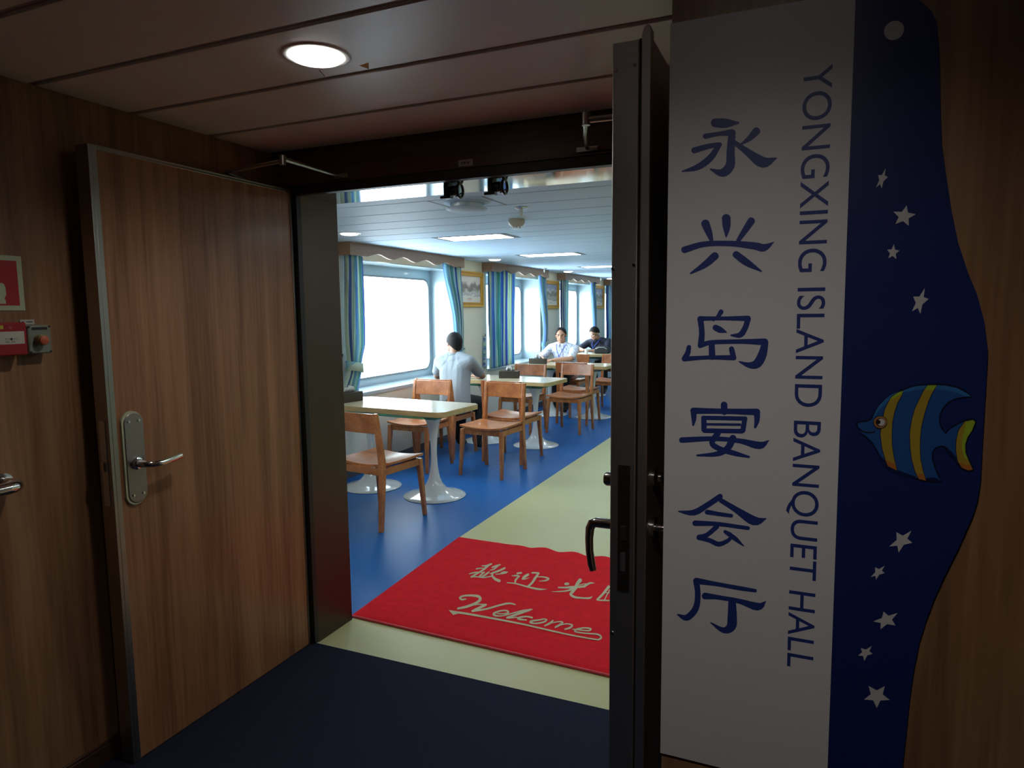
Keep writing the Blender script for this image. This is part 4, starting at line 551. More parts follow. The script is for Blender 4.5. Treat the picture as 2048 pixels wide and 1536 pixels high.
MAT_CHARS=[[-17751,36035,-17754,36040,-17725,35994,-17769,36085,-17704,35976,-17769,36111,-17686,35973,-17760,36125,-17596,35990,-17683,36172,-17503,36007,-17609,36218,-17418,36058,-17547,36285,-17351,36158,-17499,36389,-17298,36283,-17455,36522,-17246,36406,-17411,36658,-17243,36452,-17390,36677,-17257,36514,-17356,36666,-17300,36602,-17303,36607],[-17854,35464,-17857,35469,-17818,35418,-17881,35527,-17792,35401,-17886,35564,-17774,35405,-17878,35588,-17692,35500,-17788,35669,-17611,35595,-17697,35752,-17532,35652,-17602,35802,-17455,35652,-17504,35792,-17372,35616,-17411,35747,-17286,35580,-17322,35704,-17272,35580,-17305,35691,-17265,35592,-17287,35667,-17269,35624,-17270,35629],[-17383,36488,-17379,36484,-17433,36524,-17329,36406,-17459,36515,-17304,36340,-17468,36478,-17295,36282,-17470,36304,-17296,36109,-17471,36131,-17297,35937,-17471,35957,-17300,35769,-17465,35780,-17302,35604,-17458,35607,-17307,35439,-17460,35443,-17317,35273,-17475,35295,-17338,35121,-17500,35150,-17363,34976,-17528,34986,-17387,34812,-17557,34791,-17406,34609,-17588,34580,-17424,34384,-17620,34372,-17442,34162,-17615,34319,-17456,34131,-17592,34255,-17486,34130,-17543,34176,-17539,34172],[-17052,36013,-17055,36018,-17016,35976,-17084,36076,-16994,35969,-17094,36118,-16980,35983,-17092,36150,-16941,36077,-17063,36259,-16903,36170,-17033,36370,-16861,36259,-16995,36475,-16815,36346,-16945,36566,-16765,36433,-16888,36646,-16714,36521,-16832,36726,-16708,36552,-16813,36735,-16715,36597,-16786,36720,-16743,36665,-16746,36670],[-16827,36516,-16823,36512,-16874,36547,-16776,36439,-16897,36536,-16752,36376,-16905,36498,-16743,36319,-16897,36286,-16745,36119,-16890,36080,-16747,35917,-16893,35917,-16766,35748,-16913,35806,-16815,35649,-16948,35720,-16878,35599,-16984,35631,-16938,35552,-16987,35619,-16946,35549,-16984,35602,-16957,35555,-16974,35578,-16971,35573],[-17887,34581,-17890,34585,-17864,34555,-17907,34621,-17848,34548,-17913,34647,-17837,34554,-17910,34665,-17784,34620,-17876,34761,-17731,34685,-17841,34858,-17669,34755,-17785,34949,-17594,34846,-17700,35031,-17509,34943,-17596,35105,-17416,35013,-17486,35157,-17313,35035,-17374,35176,-17201,35029,-17258,35173,-17087,35024,-17145,35169,-17075,35031,-17126,35161,-17071,35052,-17106,35139,-17081,35093,-17083,35098],[-17168,35281,-17165,35277,-17205,35304,-17128,35222,-17223,35296,-17108,35175,-17230,35268,-17101,35132,-17232,35127,-17095,34983,-17234,34986,-17089,34837,-17231,34849,-17079,34705,-17220,34723,-17065,34591,-17204,34609,-17047,34483,-17189,34500,-17029,34372,-17173,34441,-17030,34328,-17144,34383,-17048,34306,-17094,34323,-17091,34320],[-16897,35390,-16894,35386,-16938,35420,-16854,35323,-16961,35416,-16836,35270,-16970,35387,-16830,35225,-16985,35219,-16834,35045,-16999,35053,-16838,34866,-17010,34904,-16847,34711,-17017,34781,-16866,34597,-17021,34672,-16890,34509,-17025,34561,-16913,34423,-17022,34527,-16923,34404,-17009,34486,-16942,34404,-16979,34435,-16976,34431],[-17609,34231,-17611,34235,-17572,34177,-17633,34296,-17544,34155,-17634,34331,-17520,34152,-17621,34349,-17406,34216,-17495,34391,-17293,34279,-17368,34432,-17178,34325,-17242,34466,-17054,34333,-17114,34475,-16925,34324,-16990,34476,-16802,34346,-16880,34504,-16690,34432,-16776,34587,-16590,34547,-16678,34701,-16509,34642,-16594,34796,-16454,34695,-16534,34846,-16417,34730,-16492,34875,-16379,34765,-16450,34903,-16371,34781,-16435,34904,-16373,34808,-16416,34890,-16389,34850,-16391,34855],[-16265,36328,-16261,36323,-16315,36377,-16219,36240,-16345,36381,-16202,36177,-16362,36356,-16202,36127,-16399,36191,-16238,35963,-16436,36029,-16275,35797,-16481,35872,-16326,35634,-16549,35707,-16402,35470,-16629,35540,-16489,35314,-16692,35395,-16563,35191,-16722,35286,-16612,35117,-16735,35202,-16650,35073,-16748,35118,-16688,35029,-16749,35101,-16696,35022,-16744,35079,-16708,35026,-16729,35049,-16727,35045],[-16197,35448,-16200,35453,-16176,35419,-16214,35490,-16160,35409,-16217,35515,-16148,35413,-16212,35531,-16091,35431,-16186,35606,-16036,35448,-16159,35682,-15984,35478,-16116,35742,-15934,35532,-16050,35773,-15885,35602,-15972,35784,-15835,35671,-15894,35795,-15828,35685,-15880,35795,-15829,35708,-15864,35782,-15841,35745,-15843,35750],[-15857,35585,-15855,35580,-15886,35625,-15836,35529,-15907,35638,-15833,35496,-15923,35634,-15840,35476,-15995,35545,-15919,35401,-16066,35455,-15998,35326,-16141,35377,-16080,35257,-16223,35316,-16165,35198,-16311,35264,-16253,35144,-16400,35213,-16341,35091,-16407,35200,-16354,35092,-16406,35178,-16370,35105,-16394,35141,-16391,35136],[-16685,35448,-16682,35447,-16710,35438,-16644,35416,-16714,35407,-16617,35374,-16706,35362,-16597,35326,-16660,35201,-16542,35161,-16606,35019,-16494,35019,-16510,34809,-16446,34927,-16374,34618,-16362,34831,-16227,34454,-16246,34728,-16084,34322,-16136,34646,-15953,34235,-16041,34595,-15837,34183,-15940,34559,-15728,34134,-15833,34519,-15686,34135,-15779,34479,-15664,34176,-15727,34407,-15674,34280,-15675,34285],[-15278,35723,-15280,35728,-15232,35655,-15308,35812,-15198,35631,-15312,35865,-15171,35635,-15299,35897,-15115,35689,-15240,35945,-15060,35744,-15180,35994,-15004,35798,-15121,36042,-14992,35828,-15096,36046,-14995,35876,-15065,36023,-15020,35954,-15023,35959],[-15410,35291,-15412,35296,-15394,35265,-15421,35326,-15380,35254,-15421,35344,-15369,35253,-15415,35354,-15278,35269,-15349,35426,-15188,35284,-15282,35498,-15110,35298,-15210,35545,-15049,35310,-15133,35548,-14993,35322,-15059,35524,-14934,35334,-14988,35500,-14920,35342,-14968,35489,-14914,35365,-14947,35464,-14922,35411,-14924,35416],[-14969,35430,-14966,35427,-15000,35448,-14936,35379,-15015,35439,-14921,35337,-15021,35411,-14915,35298,-15029,35236,-14906,35105,-15037,35058,-14897,34918,-15029,34885,-14883,34776,-14990,34722,-14865,34704,-14939,34603,-14839,34637,-14898,34511,-14802,34544,-14871,34460,-14786,34489,-14840,34424,-14783,34444,-14803,34410,-14801,34411],[-14568,35951,-14565,35947,-14622,35999,-14519,35857,-14653,35998,-14500,35785,-14670,35963,-14499,35726,-14704,35832,-14513,35569,-14738,35698,-14527,35417,-14757,35556,-14538,35294,-14748,35410,-14547,35209,-14723,35280,-14555,35130,-14698,35162,-14562,35040,-14687,35108,-14565,35000,-14664,35053,-14582,34981,-14623,34997,-14620,34995],[-14666,35066,-14668,35071,-14642,35021,-14679,35118,-14621,35001,-14677,35145,-14602,34996,-14665,35157,-14553,35011,-14613,35167,-14501,35026,-14564,35177,-14449,35070,-14516,35204,-14404,35157,-14464,35265,-14363,35268,-14409,35348,-14322,35379,-14353,35433,-14321,35389,-14348,35437,-14323,35402,-14341,35434,-14329,35419,-14332,35423],[-14497,36142,-14499,36148,-14461,36079,-14517,36218,-14432,36052,-14515,36259,-14407,36048,-14500,36280,-14331,36082,-14423,36313,-14256,36115,-14345,36346,-14188,36137,-14273,36371,-14132,36141,-14212,36382,-14081,36135,-14159,36384,-14028,36130,-14108,36386,-14007,36142,-14079,36371,-14000,36179,-14047,36333,-14011,36253,-14013,36258],[-14069,36340,-14066,36337,-14104,36353,-14028,36283,-14119,36334,-14007,36230,-14123,36295,-13998,36178,-14120,36084,-13969,35945,-14116,35872,-13941,35716,-14102,35638,-13914,35487,-14066,35371,-13882,35238,-14022,35101,-13848,34971,-13992,34867,-13827,34717,-13987,34673,-13830,34501,-13994,34491,-13845,34318,-14001,34304,-13860,34142,-13996,34252,-13870,34108,-13977,34195,-13893,34098,-13937,34129,-13935,34126],[-13986,35686,-13988,35691,-13971,35659,-13995,35721,-13959,35647,-13994,35739,-13947,35646,-13987,35748,-13822,35686,-13869,35809,-13697,35726,-13749,35869,-13574,35737,-13627,35904,-13436,35707,-13488,35902,-13302,35651,-13346,35872,-13250,35615,-13219,35779,-13282,35680,-13148,35525,-13303,35591,-13182,35385,-13349,35484,-13248,35278,-13423,35381,-13348,35209,-13524,35275,-13476,35159,-13627,35168,-13602,35109,-13630,35161,-13608,35109,-13631,35150,-13616,35115,-13626,35134,-13624,35129],[-15264,34250,-15266,34255,-15246,34218,-15274,34288,-15230,34203,-15272,34307,-15216,34198,-15263,34315,-15049,34217,-15104,34355,-14884,34235,-14944,34394,-14711,34234,-14770,34410,-14520,34201,-14574,34383,-14317,34149,-14369,34333,-14115,34097,-14170,34289,-13912,34049,-13972,34260,-13711,34003,-13778,34236,-13530,33971,-13603,34219,-13381,33954,-13458,34207,-13251,33952,-13331,34202,-13128,33979,-13208,34206,-13013,34047,-13080,34222,-12909,34143,-12951,34249,-12806,34238,-12820,34275,-12803,34242,-12816,34275,-12803,34249,-12811,34271,-12805,34258,-12806,34263],[-11460,36385,-11457,36382,-11539,36424,-11379,36252,-11579,36385,-11342,36130,-11594,36296,-11329,36013,-11588,36125,-11338,35859,-11581,35947,-11347,35714,-11569,35755,-11349,35574,-11547,35557,-11337,35422,-11522,35369,-11317,35252,-11497,35190,-11295,35075,-11475,35095,-11295,34993,-11436,35009,-11315,34940,-11372,34936,-11369,34935],[-12133,35298,-12135,35303,-12082,35203,-12160,35414,-12040,35166,-12156,35479,-12004,35165,-12134,35516,-11966,35184,-12098,35542,-11928,35203,-12063,35568,-11891,35222,-12027,35593,-11867,35260,-11989,35592,-11863,35329,-11944,35552,-11888,35446,-11890,35451],[-10566,36081,-10564,36076,-10575,36102,-10561,36053,-10584,36112,-10563,36040,-10592,36114,-10569,36033,-10689,36125,-10644,35968,-10789,36135,-10714,35906,-10885,36080,-10770,35825,-10949,35920,-10815,35687,-10991,35727,-10862,35504,-11036,35580,-10929,35350,-11097,35495,-11021,35282,-11174,35432,-11120,35264,-11255,35366,-11216,35249,-11263,35355,-11229,35251,-11265,35334,-11242,35264,-11259,35299,-11257,35295],[-11366,35367,-11369,35372,-11349,35342,-11379,35407,-11336,35335,-11380,35432,-11326,35340,-11375,35449,-11255,35441,-11303,35549,-11184,35541,-11231,35651,-11114,35624,-11159,35739,-11042,35679,-11086,35801,-10970,35717,-11014,35848,-10896,35756,-10942,35894,-10887,35770,-10928,35893,-10885,35795,-10912,35878,-10893,35837,-10894,35842],[-12315,34708,-12317,34713,-12291,34661,-12326,34765,-12270,34640,-12323,34795,-12251,34635,-12310,34809,-12140,34660,-12204,34851,-12029,34684,-12100,34893,-11908,34719,-11989,34949,-11779,34761,-11877,35032,-11642,34812,-11755,35130,-11487,34888,-11599,35216,-11301,35006,-11391,35277,-11094,35150,-11150,35325,-10886,35294,-10910,35372,-10880,35301,-10902,35371,-10879,35315,-10893,35362,-10882,35337,-10884,35342],[-11362,35115,-11360,35111,-11417,35185,-11322,35004,-11454,35197,-11314,34928,-11482,35171,-11325,34871,-11554,34968,-11418,34711,-11624,34769,-11512,34548,-11707,34602,-11619,34408,-11814,34477,-11744,34304,-11937,34379,-11879,34226,-12065,34289,-12016,34160,-12193,34205,-12156,34105,-12324,34131,-12299,34062,-12456,34057,-12442,34020,-12459,34053,-12447,34020,-12459,34047,-12451,34024,-12458,34037,-12456,34033],[-11358,35319,-11355,35316,-11416,35345,-11297,35222,-11446,35316,-11269,35133,-11457,35250,-11259,35047,-11459,35022,-11261,34820,-11461,34795,-11263,34598,-11459,34599,-11264,34398,-11463,34440,-11274,34235,-11463,34261,-11284,34143,-11389,34005,-11297,34163,-11262,33839,-11258,34110,-11128,33741,-11158,34023,-10986,33688,-11041,33961,-10839,33693,-10903,33941,-10685,33735,-10747,33954,-10544,33780,-10602,33980,-10415,33812,-10475,34017,-10294,33848,-10364,34067,-10201,33910,-10282,34117,-10158,34016,-10241,34161,-10155,34135,-10217,34219,-10155,34242,-10191,34290,-10155,34257,-10187,34300,-10158,34274,-10180,34303,-10167,34293,-10169,34296],[-9684,36053,-9682,36051,-9740,36075,-9628,35959,-9769,36042,-9602,35869,-9781,35973,-9594,35779,-9782,35609,-9609,35433,-9782,35255,-9624,35090,-9790,34926,-9644,34763,-9810,34628,-9674,34463,-9837,34346,-9708,34185,-9865,34065,-9741,33913,-9863,34010,-9753,33875,-9849,33952,-9775,33861,-9815,33888,-9813,33885],[-9797,33911,-9798,33916,-9777,33867,-9804,33964,-9759,33847,-9799,33992,-9741,33843,-9786,34005,-9606,33885,-9650,34048,-9470,33926,-9514,34091,-9331,33969,-9373,34132,-9185,34015,-9223,34169,-9035,34062,-9069,34203,-8885,34110,-8915,34237,-8875,34120,-8902,34233,-8870,34141,-8888,34217,-8873,34178,-8874,34182],[-9740,35805,-9741,35810,-9725,35766,-9744,35850,-9710,35747,-9739,35872,-9696,35741,-9728,35881,-9505,35763,-9536,35903,-9314,35786,-9344,35925,-9124,35808,-9153,35948,-9112,35817,-9139,35942,-9107,35839,-9125,35922,-9110,35879,-9111,35884],[-9649,35033,-9650,35038,-9637,35001,-9653,35071,-9624,34986,-9648,35089,-9612,34981,-9639,35096,-9479,35000,-9505,35115,-9346,35019,-9372,35134,-9213,35037,-9238,35152,-9203,35045,-9226,35148,-9199,35063,-9214,35132,-9201,35096,-9202,35100],[-9523,35799,-9520,35797,-9543,35801,-9499,35766,-9553,35784,-9487,35731,-9556,35754,-9482,35695,-9546,35447,-9472,35388,-9535,35143,-9462,35087,-9522,34858,-9450,34808,-9504,34603,-9435,34560,-9483,34367,-9418,34330,-9462,34136,-9401,34101,-9457,34106,-9402,34075,-9446,34080,-9409,34059,-9428,34058,-9426,34056],[-8818,36258,-8816,36254,-8851,36286,-8789,36190,-8872,36277,-8779,36134,-8885,36244,-8781,36085,-8909,36077,-8813,35931,-8933,35913,-8846,35775,-8961,35761,-8887,35627,-9000,35620,-8941,35501,-9045,35483,-9001,35390,-9091,35345,-9060,35281,-9094,35332,-9066,35275,-9092,35315,-9074,35276,-9086,35293,-9084,35289],[-8915,35707,-8916,35712,-8902,35668,-8917,35751,-8888,35648,-8911,35771,-8874,35640,-8899,35778,-8707,35636,-8731,35774,-8541,35632,-8564,35770,-8375,35628,-8398,35766,-8363,35635,-8384,35758,-8357,35655,-8371,35738,-8357,35694,-8358,35699],[-8917,35066,-8918,35071,-8903,35029,-8921,35109,-8889,35011,-8916,35131,-8875,35007,-8905,35140,-8755,35028,-8784,35162,-8637,35050,-8662,35183,-8573,35041,-8565,35157,-8578,35028,-8517,34980,-8593,34920,-8537,34823,-8631,34836,-8589,34713,-8711,34801,-8682,34670,-8821,34797,-8799,34665,-8889,34820,-8895,34706,-8883,34822,-8942,34862,-8873,34923,-8929,34991,-8864,35041,-8916,35105,-8865,35066,-8911,35123,-8871,35092,-8902,35131,-8884,35119,-8887,35122],[-9067,34391,-9068,34395,-9053,34355,-9071,34433,-9040,34338,-9065,34453,-9026,34333,-9055,34462,-8905,34351,-8933,34480,-8786,34369,-8809,34499,-8729,34359,-8709,34454,-8730,34314,-8670,34260,-8751,34169,-8696,34077,-8797,34065,-8755,33946,-8892,34031,-8865,33904,-9021,34039,-9002,33911,-9092,34069,-9111,33975,-9081,34085,-9139,34155,-9049,34216,-9101,34300,-9016,34358,-9065,34437,-9014,34379,-9058,34450,-9018,34404,-9047,34452,-9030,34434,-9032,34438],[-8483,34477,-8484,34482,-8471,34441,-8486,34519,-8457,34423,-8480,34539,-8444,34418,-8469,34547,-8308,34430,-8332,34559,-8174,34443,-8194,34572,-8103,34426,-8088,34530,-8106,34394,-8047,34339,-8130,34263,-8079,34167,-8183,34165,-8146,34045,-8291,34128,-8265,34002,-8433,34130,-8414,34002,-8516,34159,-8529,34056,-8504,34169,-8561,34239,-8470,34301,-8520,34385,-8433,34442,-8480,34522,-8431,34463,-8473,34535,-8434,34489,-8462,34537,-8445,34519,-8447,34522]]
MAT_WELCOME=[[-16423,31411,-16421,31406,-16450,31442,-16403,31366,-16469,31452,-16399,31339,-16484,31448,-16405,31321,-16543,31406,-16448,31253,-16600,31367,-16494,31183,-16649,31357,-16559,31146,-16710,31380,-16656,31173,-16770,31416,-16768,31249,-16760,31389,-16884,31421,-16756,31421,-16899,31576,-16732,31517,-16867,31699,-16675,31607,-16802,31809,-16575,31683,-16698,31902,-16440,31749,-16562,31984,-16298,31791,-16422,32047,-16153,31812,-16280,32096,-16006,31809,-16130,32125,-15895,31776,-15978,32100,-15830,31724,-15819,31982,-15791,31675,-15670,31779,-15772,31633,-15572,31531,-15761,31519,-15557,31319,-15775,31348,-15585,31126,-15815,31168,-15637,30938,-15885,30983,-15711,30744,-15980,30795,-15807,30549,-16076,30628,-15909,30381,-16164,30495,-16012,30260,-16254,30379,-16120,30168,-16345,30262,-16227,30077,-16354,30235,-16248,30070,-16348,30196,-16277,30085,-16321,30135,-16318,30131],[-16202,30181,-16205,30185,-16176,30154,-16223,30223,-16158,30147,-16227,30249,-16145,30153,-16223,30267,-16065,30270,-16138,30379,-15984,30388,-16053,30492,-15891,30514,-15957,30615,-15781,30668,-15845,30766,-15658,30830,-15720,30930,-15526,30956,-15586,31064,-15384,31021,-15442,31142,-15231,31052,-15292,31187,-15077,31082,-15144,31232,-15065,31094,-15125,31228,-15063,31119,-15103,31209,-15075,31163,-15077,31168],[-15098,31209,-15096,31205,-15151,31256,-15054,31127,-15183,31261,-15039,31069,-15203,31237,-15042,31024,-15259,31079,-15093,30860,-15315,30922,-15143,30697,-15367,30763,-15196,30539,-15417,30602,-15253,30390,-15463,30440,-15313,30246,-15510,30278,-15373,30103,-15512,30241,-15390,30084,-15500,30193,-15418,30088,-15464,30130,-15461,30126],[-15440,30170,-15443,30174,-15398,30118,-15469,30240,-15366,30100,-15472,30282,-15342,30105,-15460,30309,-15161,30264,-15274,30463,-14978,30425,-15088,30617,-14808,30598,-14920,30784,-14664,30794,-14778,30975,-14537,31001,-14651,31183,-14408,31193,-14521,31380,-14269,31376,-14381,31570,-14129,31545,-14239,31747,-14000,31662,-14095,31868,-13886,31700,-13954,31892,-13775,31691,-13822,31853,-13659,31681,-13697,31814,-13645,31685,-13679,31804,-13638,31702,-13661,31782,-13642,31738,-13643,31743],[-14139,30406,-14141,30411,-14122,30377,-14147,30441,-14106,30363,-14145,30459,-14092,30359,-14135,30466,-13988,30374,-14032,30485,-13883,30390,-13931,30504,-13786,30421,-13844,30543,-13691,30479,-13767,30620,-13606,30556,-13704,30715,-13561,30660,-13684,30773,-13630,30849,-13676,30741,-13736,30950,-13717,30788,-13841,30985,-13786,30820,-13946,30957,-13875,30801,-14058,30890,-13982,30739,-14158,30803,-14071,30652,-14246,30688,-14140,30528,-14320,30551,-14191,30380,-14355,30412,-14207,30278,-14299,30217,-14213,30296,-14184,30088,-14205,30291,-14080,30050,-14145,30260,-13972,30064,-14045,30247,-13850,30115,-13916,30261,-13730,30198,-13792,30315,-13624,30319,-13686,30424,-13520,30470,-13583,30576,-13403,30630,-13470,30744,-13263,30802,-13338,30934,-13110,30983,-13196,31139,-12965,31142,-13054,31314,-12839,31264,-12918,31430,-12719,31366,-12786,31513,-12598,31469,-12655,31595,-12590,31484,-12641,31596,-12589,31509,-12624,31584,-12600,31548,-12603,31552],[-12672,31518,-12670,31514,-12715,31568,-12640,31441,-12745,31579,-12634,31390,-12767,31564,-12643,31352,-12904,31332,-12775,31117,-13039,31103,-12906,30884,-13167,30882,-13032,30662,-13285,30672,-13152,30458,-13397,30470,-13267,30264,-13507,30270,-13381,30072,-13515,30234,-13402,30058,-13508,30185,-13432,30067,-13478,30117,-13475,30113],[-13378,30136,-13380,30140,-13350,30097,-13395,30187,-13328,30083,-13394,30217,-13310,30084,-13384,30235,-13196,30174,-13261,30309,-13082,30264,-13139,30382,-12967,30354,-13016,30456,-12960,30366,-13003,30457,-12960,30386,-12989,30447,-12969,30418,-12971,30422],[-12225,30642,-12223,30637,-12250,30699,-12218,30582,-12276,30730,-12228,30556,-12302,30742,-12248,30548,-12405,30746,-12355,30566,-12511,30750,-12459,30585,-12620,30729,-12556,30571,-12737,30666,-12658,30500,-12851,30580,-12756,30397,-12931,30495,-12819,30309,-12967,30404,-12841,30257,-12933,30227,-12863,30308,-12824,30136,-12874,30326,-12711,30147,-12771,30319,-12564,30187,-12617,30333,-12418,30226,-12462,30347,-12407,30235,-12446,30343,-12403,30255,-12429,30327,-12410,30290,-12411,30294],[-11666,30706,-11664,30702,-11689,30739,-11652,30660,-11708,30750,-11652,30632,-11723,30747,-11661,30614,-11790,30693,-11722,30550,-11857,30640,-11784,30486,-11931,30582,-11854,30416,-12029,30513,-11947,30335,-12137,30438,-12047,30250,-12215,30362,-12110,30179,-12247,30268,-12122,30139,-12210,30102,-12136,30186,-12116,30006,-12149,30205,-12026,29994,-12080,30184,-11916,30010,-11974,30177,-11807,30052,-11868,30202,-11697,30128,-11766,30276,-11586,30230,-11664,30383,-11502,30337,-11589,30487,-11456,30457,-11550,30583,-11440,30587,-11535,30672,-11479,30751,-11521,30665,-11568,30808,-11533,30660,-11650,30797,-11609,30661,-11727,30786,-11689,30662,-11739,30778,-11705,30667,-11744,30759,-11721,30685,-11739,30724,-11738,30719],[-11164,30786,-11162,30783,-11191,30801,-11138,30742,-11207,30794,-11128,30706,-11215,30771,-11127,30673,-11237,30663,-11133,30548,-11258,30560,-11140,30421,-11283,30460,-11162,30294,-11316,30351,-11206,30183,-11356,30233,-11262,30085,-11397,30114,-11317,29989,-11401,30087,-11330,29976,-11396,30054,-11349,29979,-11378,30009,-11375,30006],[-11301,30281,-11303,30285,-11284,30259,-11312,30316,-11271,30252,-11313,30337,-11260,30256,-11307,30351,-11127,30400,-11175,30500,-10993,30544,-11042,30650,-10874,30646,-10923,30763,-10769,30691,-10815,30827,-10683,30695,-10718,30851,-10683,30718,-10609,30757,-10701,30691,-10594,30568,-10743,30551,-10629,30396,-10784,30420,-10667,30254,-10810,30332,-10701,30164,-10835,30255,-10739,30100,-10861,30177,-10775,30039,-10866,30147,-10790,30024,-10861,30110,-10810,30027,-10841,30061,-10839,30057],[-10765,30254,-10766,30258,-10748,30234,-10776,30288,-10735,30228,-10777,30310,-10725,30234,-10772,30325,-10623,30367,-10671,30464,-10521,30501,-10569,30604,-10418,30587,-10461,30705,-10297,30609,-10333,30746,-10176,30588,-10202,30742,-10120,30557,-10089,30679,-10137,30568,-10034,30481,-10161,30469,-10056,30328,-10195,30368,-10095,30205,-10234,30293,-10149,30122,-10288,30221,-10215,30064,-10343,30147,-10279,30008,-10352,30126,-10294,30002,-10352,30095,-10313,30012,-10339,30050,-10337,30046],[-9977,30217,-9978,30222,-9964,30190,-9981,30250,-9952,30176,-9976,30267,-9939,30173,-9967,30273,-9818,30187,-9846,30293,-9697,30201,-9727,30313,-9572,30219,-9603,30337,-9429,30237,-9461,30360,-9282,30260,-9317,30387,-9169,30300,-9216,30429,-9104,30385,-9170,30497,-9081,30511,-9160,30557,-9143,30668,-9146,30529,-9241,30696,-9210,30542,-9367,30686,-9327,30534,-9492,30646,-9443,30496,-9614,30567,-9553,30412,-9733,30460,-9661,30297,-9820,30356,-9737,30195,-9863,30254,-9768,30125,-9866,30122,-9775,30103,-9796,29983,-9788,30128,-9711,29948,-9736,30101,-9607,29943,-9638,30084,-9489,29949,-9521,30082,-9352,29968,-9385,30097,-9199,29998,-9233,30126,-9051,30027,-9085,30158,-8909,30058,-8947,30199,-8775,30088,-8812,30242,-8663,30088,-8688,30252,-8576,30044,-8577,30206,-8509,29979,-8483,30120,-8480,29934,-8410,29999,-8476,29907,-8383,29846,-8484,29839,-8402,29720,-8516,29769,-8444,29639,-8529,29733,-8475,29594,-8563,29711,-8532,29576,-8737,29695,-8710,29567,-9103,29683,-9075,29552,-9607,29680,-9575,29541,-10194,29696,-10159,29550,-10877,29748,-10839,29595,-11655,29821,-11612,29661,-12444,29879,-12393,29709,-13252,29902,-13191,29721,-14068,29909,-13997,29712,-14765,29909,-14684,29700,-15281,29907,-15193,29691,-15666,29900,-15572,29678,-15956,29885,-15854,29657,-16133,29860,-16015,29623,-16213,29826,-16076,29582,-16286,29795,-16143,29539,-16304,29767,-16176,29539,-16303,29719,-16217,29566,-16272,29638,-16270,29634]]
SIGN_COUNTS=[7,6,11,12,7,4]
MAT_COUNTS=[13,9,7,10]
MAT_TAIL=[-16637,29812,-16192,29854,-15865,29787,-16017,29569,-16137,29386]
SIGN_STARS=[[961,17621,953,17522,994,17498,942,17445,923,17347,902,17408,852,17365,888,17460,873,17533,919,17532],[1239,17095,1260,16995,1355,16967,1271,16917,1277,16816,1204,16884,1114,16849,1149,16942,1080,17021,1184,17011],[1107,16575,1125,16498,1180,16481,1136,16440,1146,16367,1099,16412,1047,16381,1066,16449,1027,16500,1082,16504],[1509,15954,1502,15831,1563,15806,1492,15732,1473,15599,1438,15684,1370,15637,1411,15752,1376,15841,1450,15841],[1509,12494,1463,12371,1528,12317,1423,12274,1363,12149,1342,12249,1240,12226,1330,12333,1321,12449,1405,12408],[1195,11929,1161,11846,1198,11816,1131,11781,1090,11697,1082,11756,1021,11730,1076,11809,1071,11884,1125,11865],[1391,11237,1322,11123,1372,11042,1264,11042,1180,10947,1182,11045,1082,11053,1191,11123,1210,11227,1277,11175],[1079,10670,1050,10580,1096,10548,1025,10509,990,10414,970,10490,902,10481,955,10544,935,10608,1004,10597],[1275,10077,1253,9943,1349,9875,1228,9840,1185,9709,1133,9820,1010,9805,1098,9911,1061,10035,1172,9987]]
SIGN_MOON=[1084,19501,1097,19471,1102,19438,1100,19406,1089,19376,1071,19351,1047,19331,1018,19319,987,19315,956,19319,926,19332,900,19353,880,19379,866,19409,861,19442,864,19475,875,19505,893,19530,918,19550,946,19562,977,19565,1009,19560,1038,19547,1064,19527]
SIGN_EDGE=[920,20046,1136,19892,1308,19737,1416,19616,1480,19471,1529,19057,1575,18366,1613,17900,1671,17546,1770,16999,1875,16545,2008,16146,2124,15857,2224,15498,2287,15091,2290,14922,2293,14412,2296,13797,2302,13299,2282,13021,2236,12792,2093,12313,1944,11875,1850,11570,1758,11207,1686,10843,1638,10424,1604,9947,1584,9384,1562,8852,1542,8521]
FISH_OUTLINE=[729,14015,785,14057,865,14065,914,14095,947,14159,994,14265,1062,14363,1140,14442,1218,14497,1305,14544,1392,14583,1488,14615,1594,14630,1708,14636,1841,14632,1965,14603,2063,14550,2149,14461,2043,14435,1956,14416,1873,14361,1817,14277,1787,14184,1787,14104,1812,14025,1850,13966,1855,13949,1884,14004,1957,14071,2031,14121,2105,14159,2167,14168,2212,14131,2206,14050,2172,13979,2133,13892,2112,13799,2121,13698,2157,13596,2208,13501,2216,13430,2145,13412,2062,13443,1998,13525,1918,13630,1850,13733,1819,13741,1756,13714,1724,13647,1734,13546,1777,13419,1818,13325,1856,13236,1748,13220,1640,13221,1550,13242,1432,13277,1281,13322,1164,13396,1076,13498,1010,13621,947,13729,866,13812,778,13876,815,13895,757,13935]
FISH_BODY=[751,14009,790,14032,871,14041,930,14077,967,14147,1012,14252,1078,14345,1153,14422,1229,14476,1314,14521,1399,14560,1493,14591,1596,14606,1709,14612,1839,14608,1960,14580,2054,14529,2130,14468,2039,14458,1949,14438,1860,14380,1799,14289,1767,14189,1767,14100,1794,14013,1835,13950,1864,13927,1898,13987,1969,14051,2040,14099,2111,14136,2165,14144,2193,14124,2187,14059,2155,13991,2114,13901,2092,13801,2102,13692,2140,13585,2190,13490,2202,13446,2147,13436,2073,13463,2013,13541,1934,13646,1863,13752,1816,13765,1742,13732,1704,13651,1714,13540,1758,13409,1801,13311,1841,13253,1747,13245,1643,13246,1555,13267,1437,13302,1289,13346,1177,13417,1093,13514,1028,13635,964,13746,879,13832,796,13891,836,13905,773,13953]
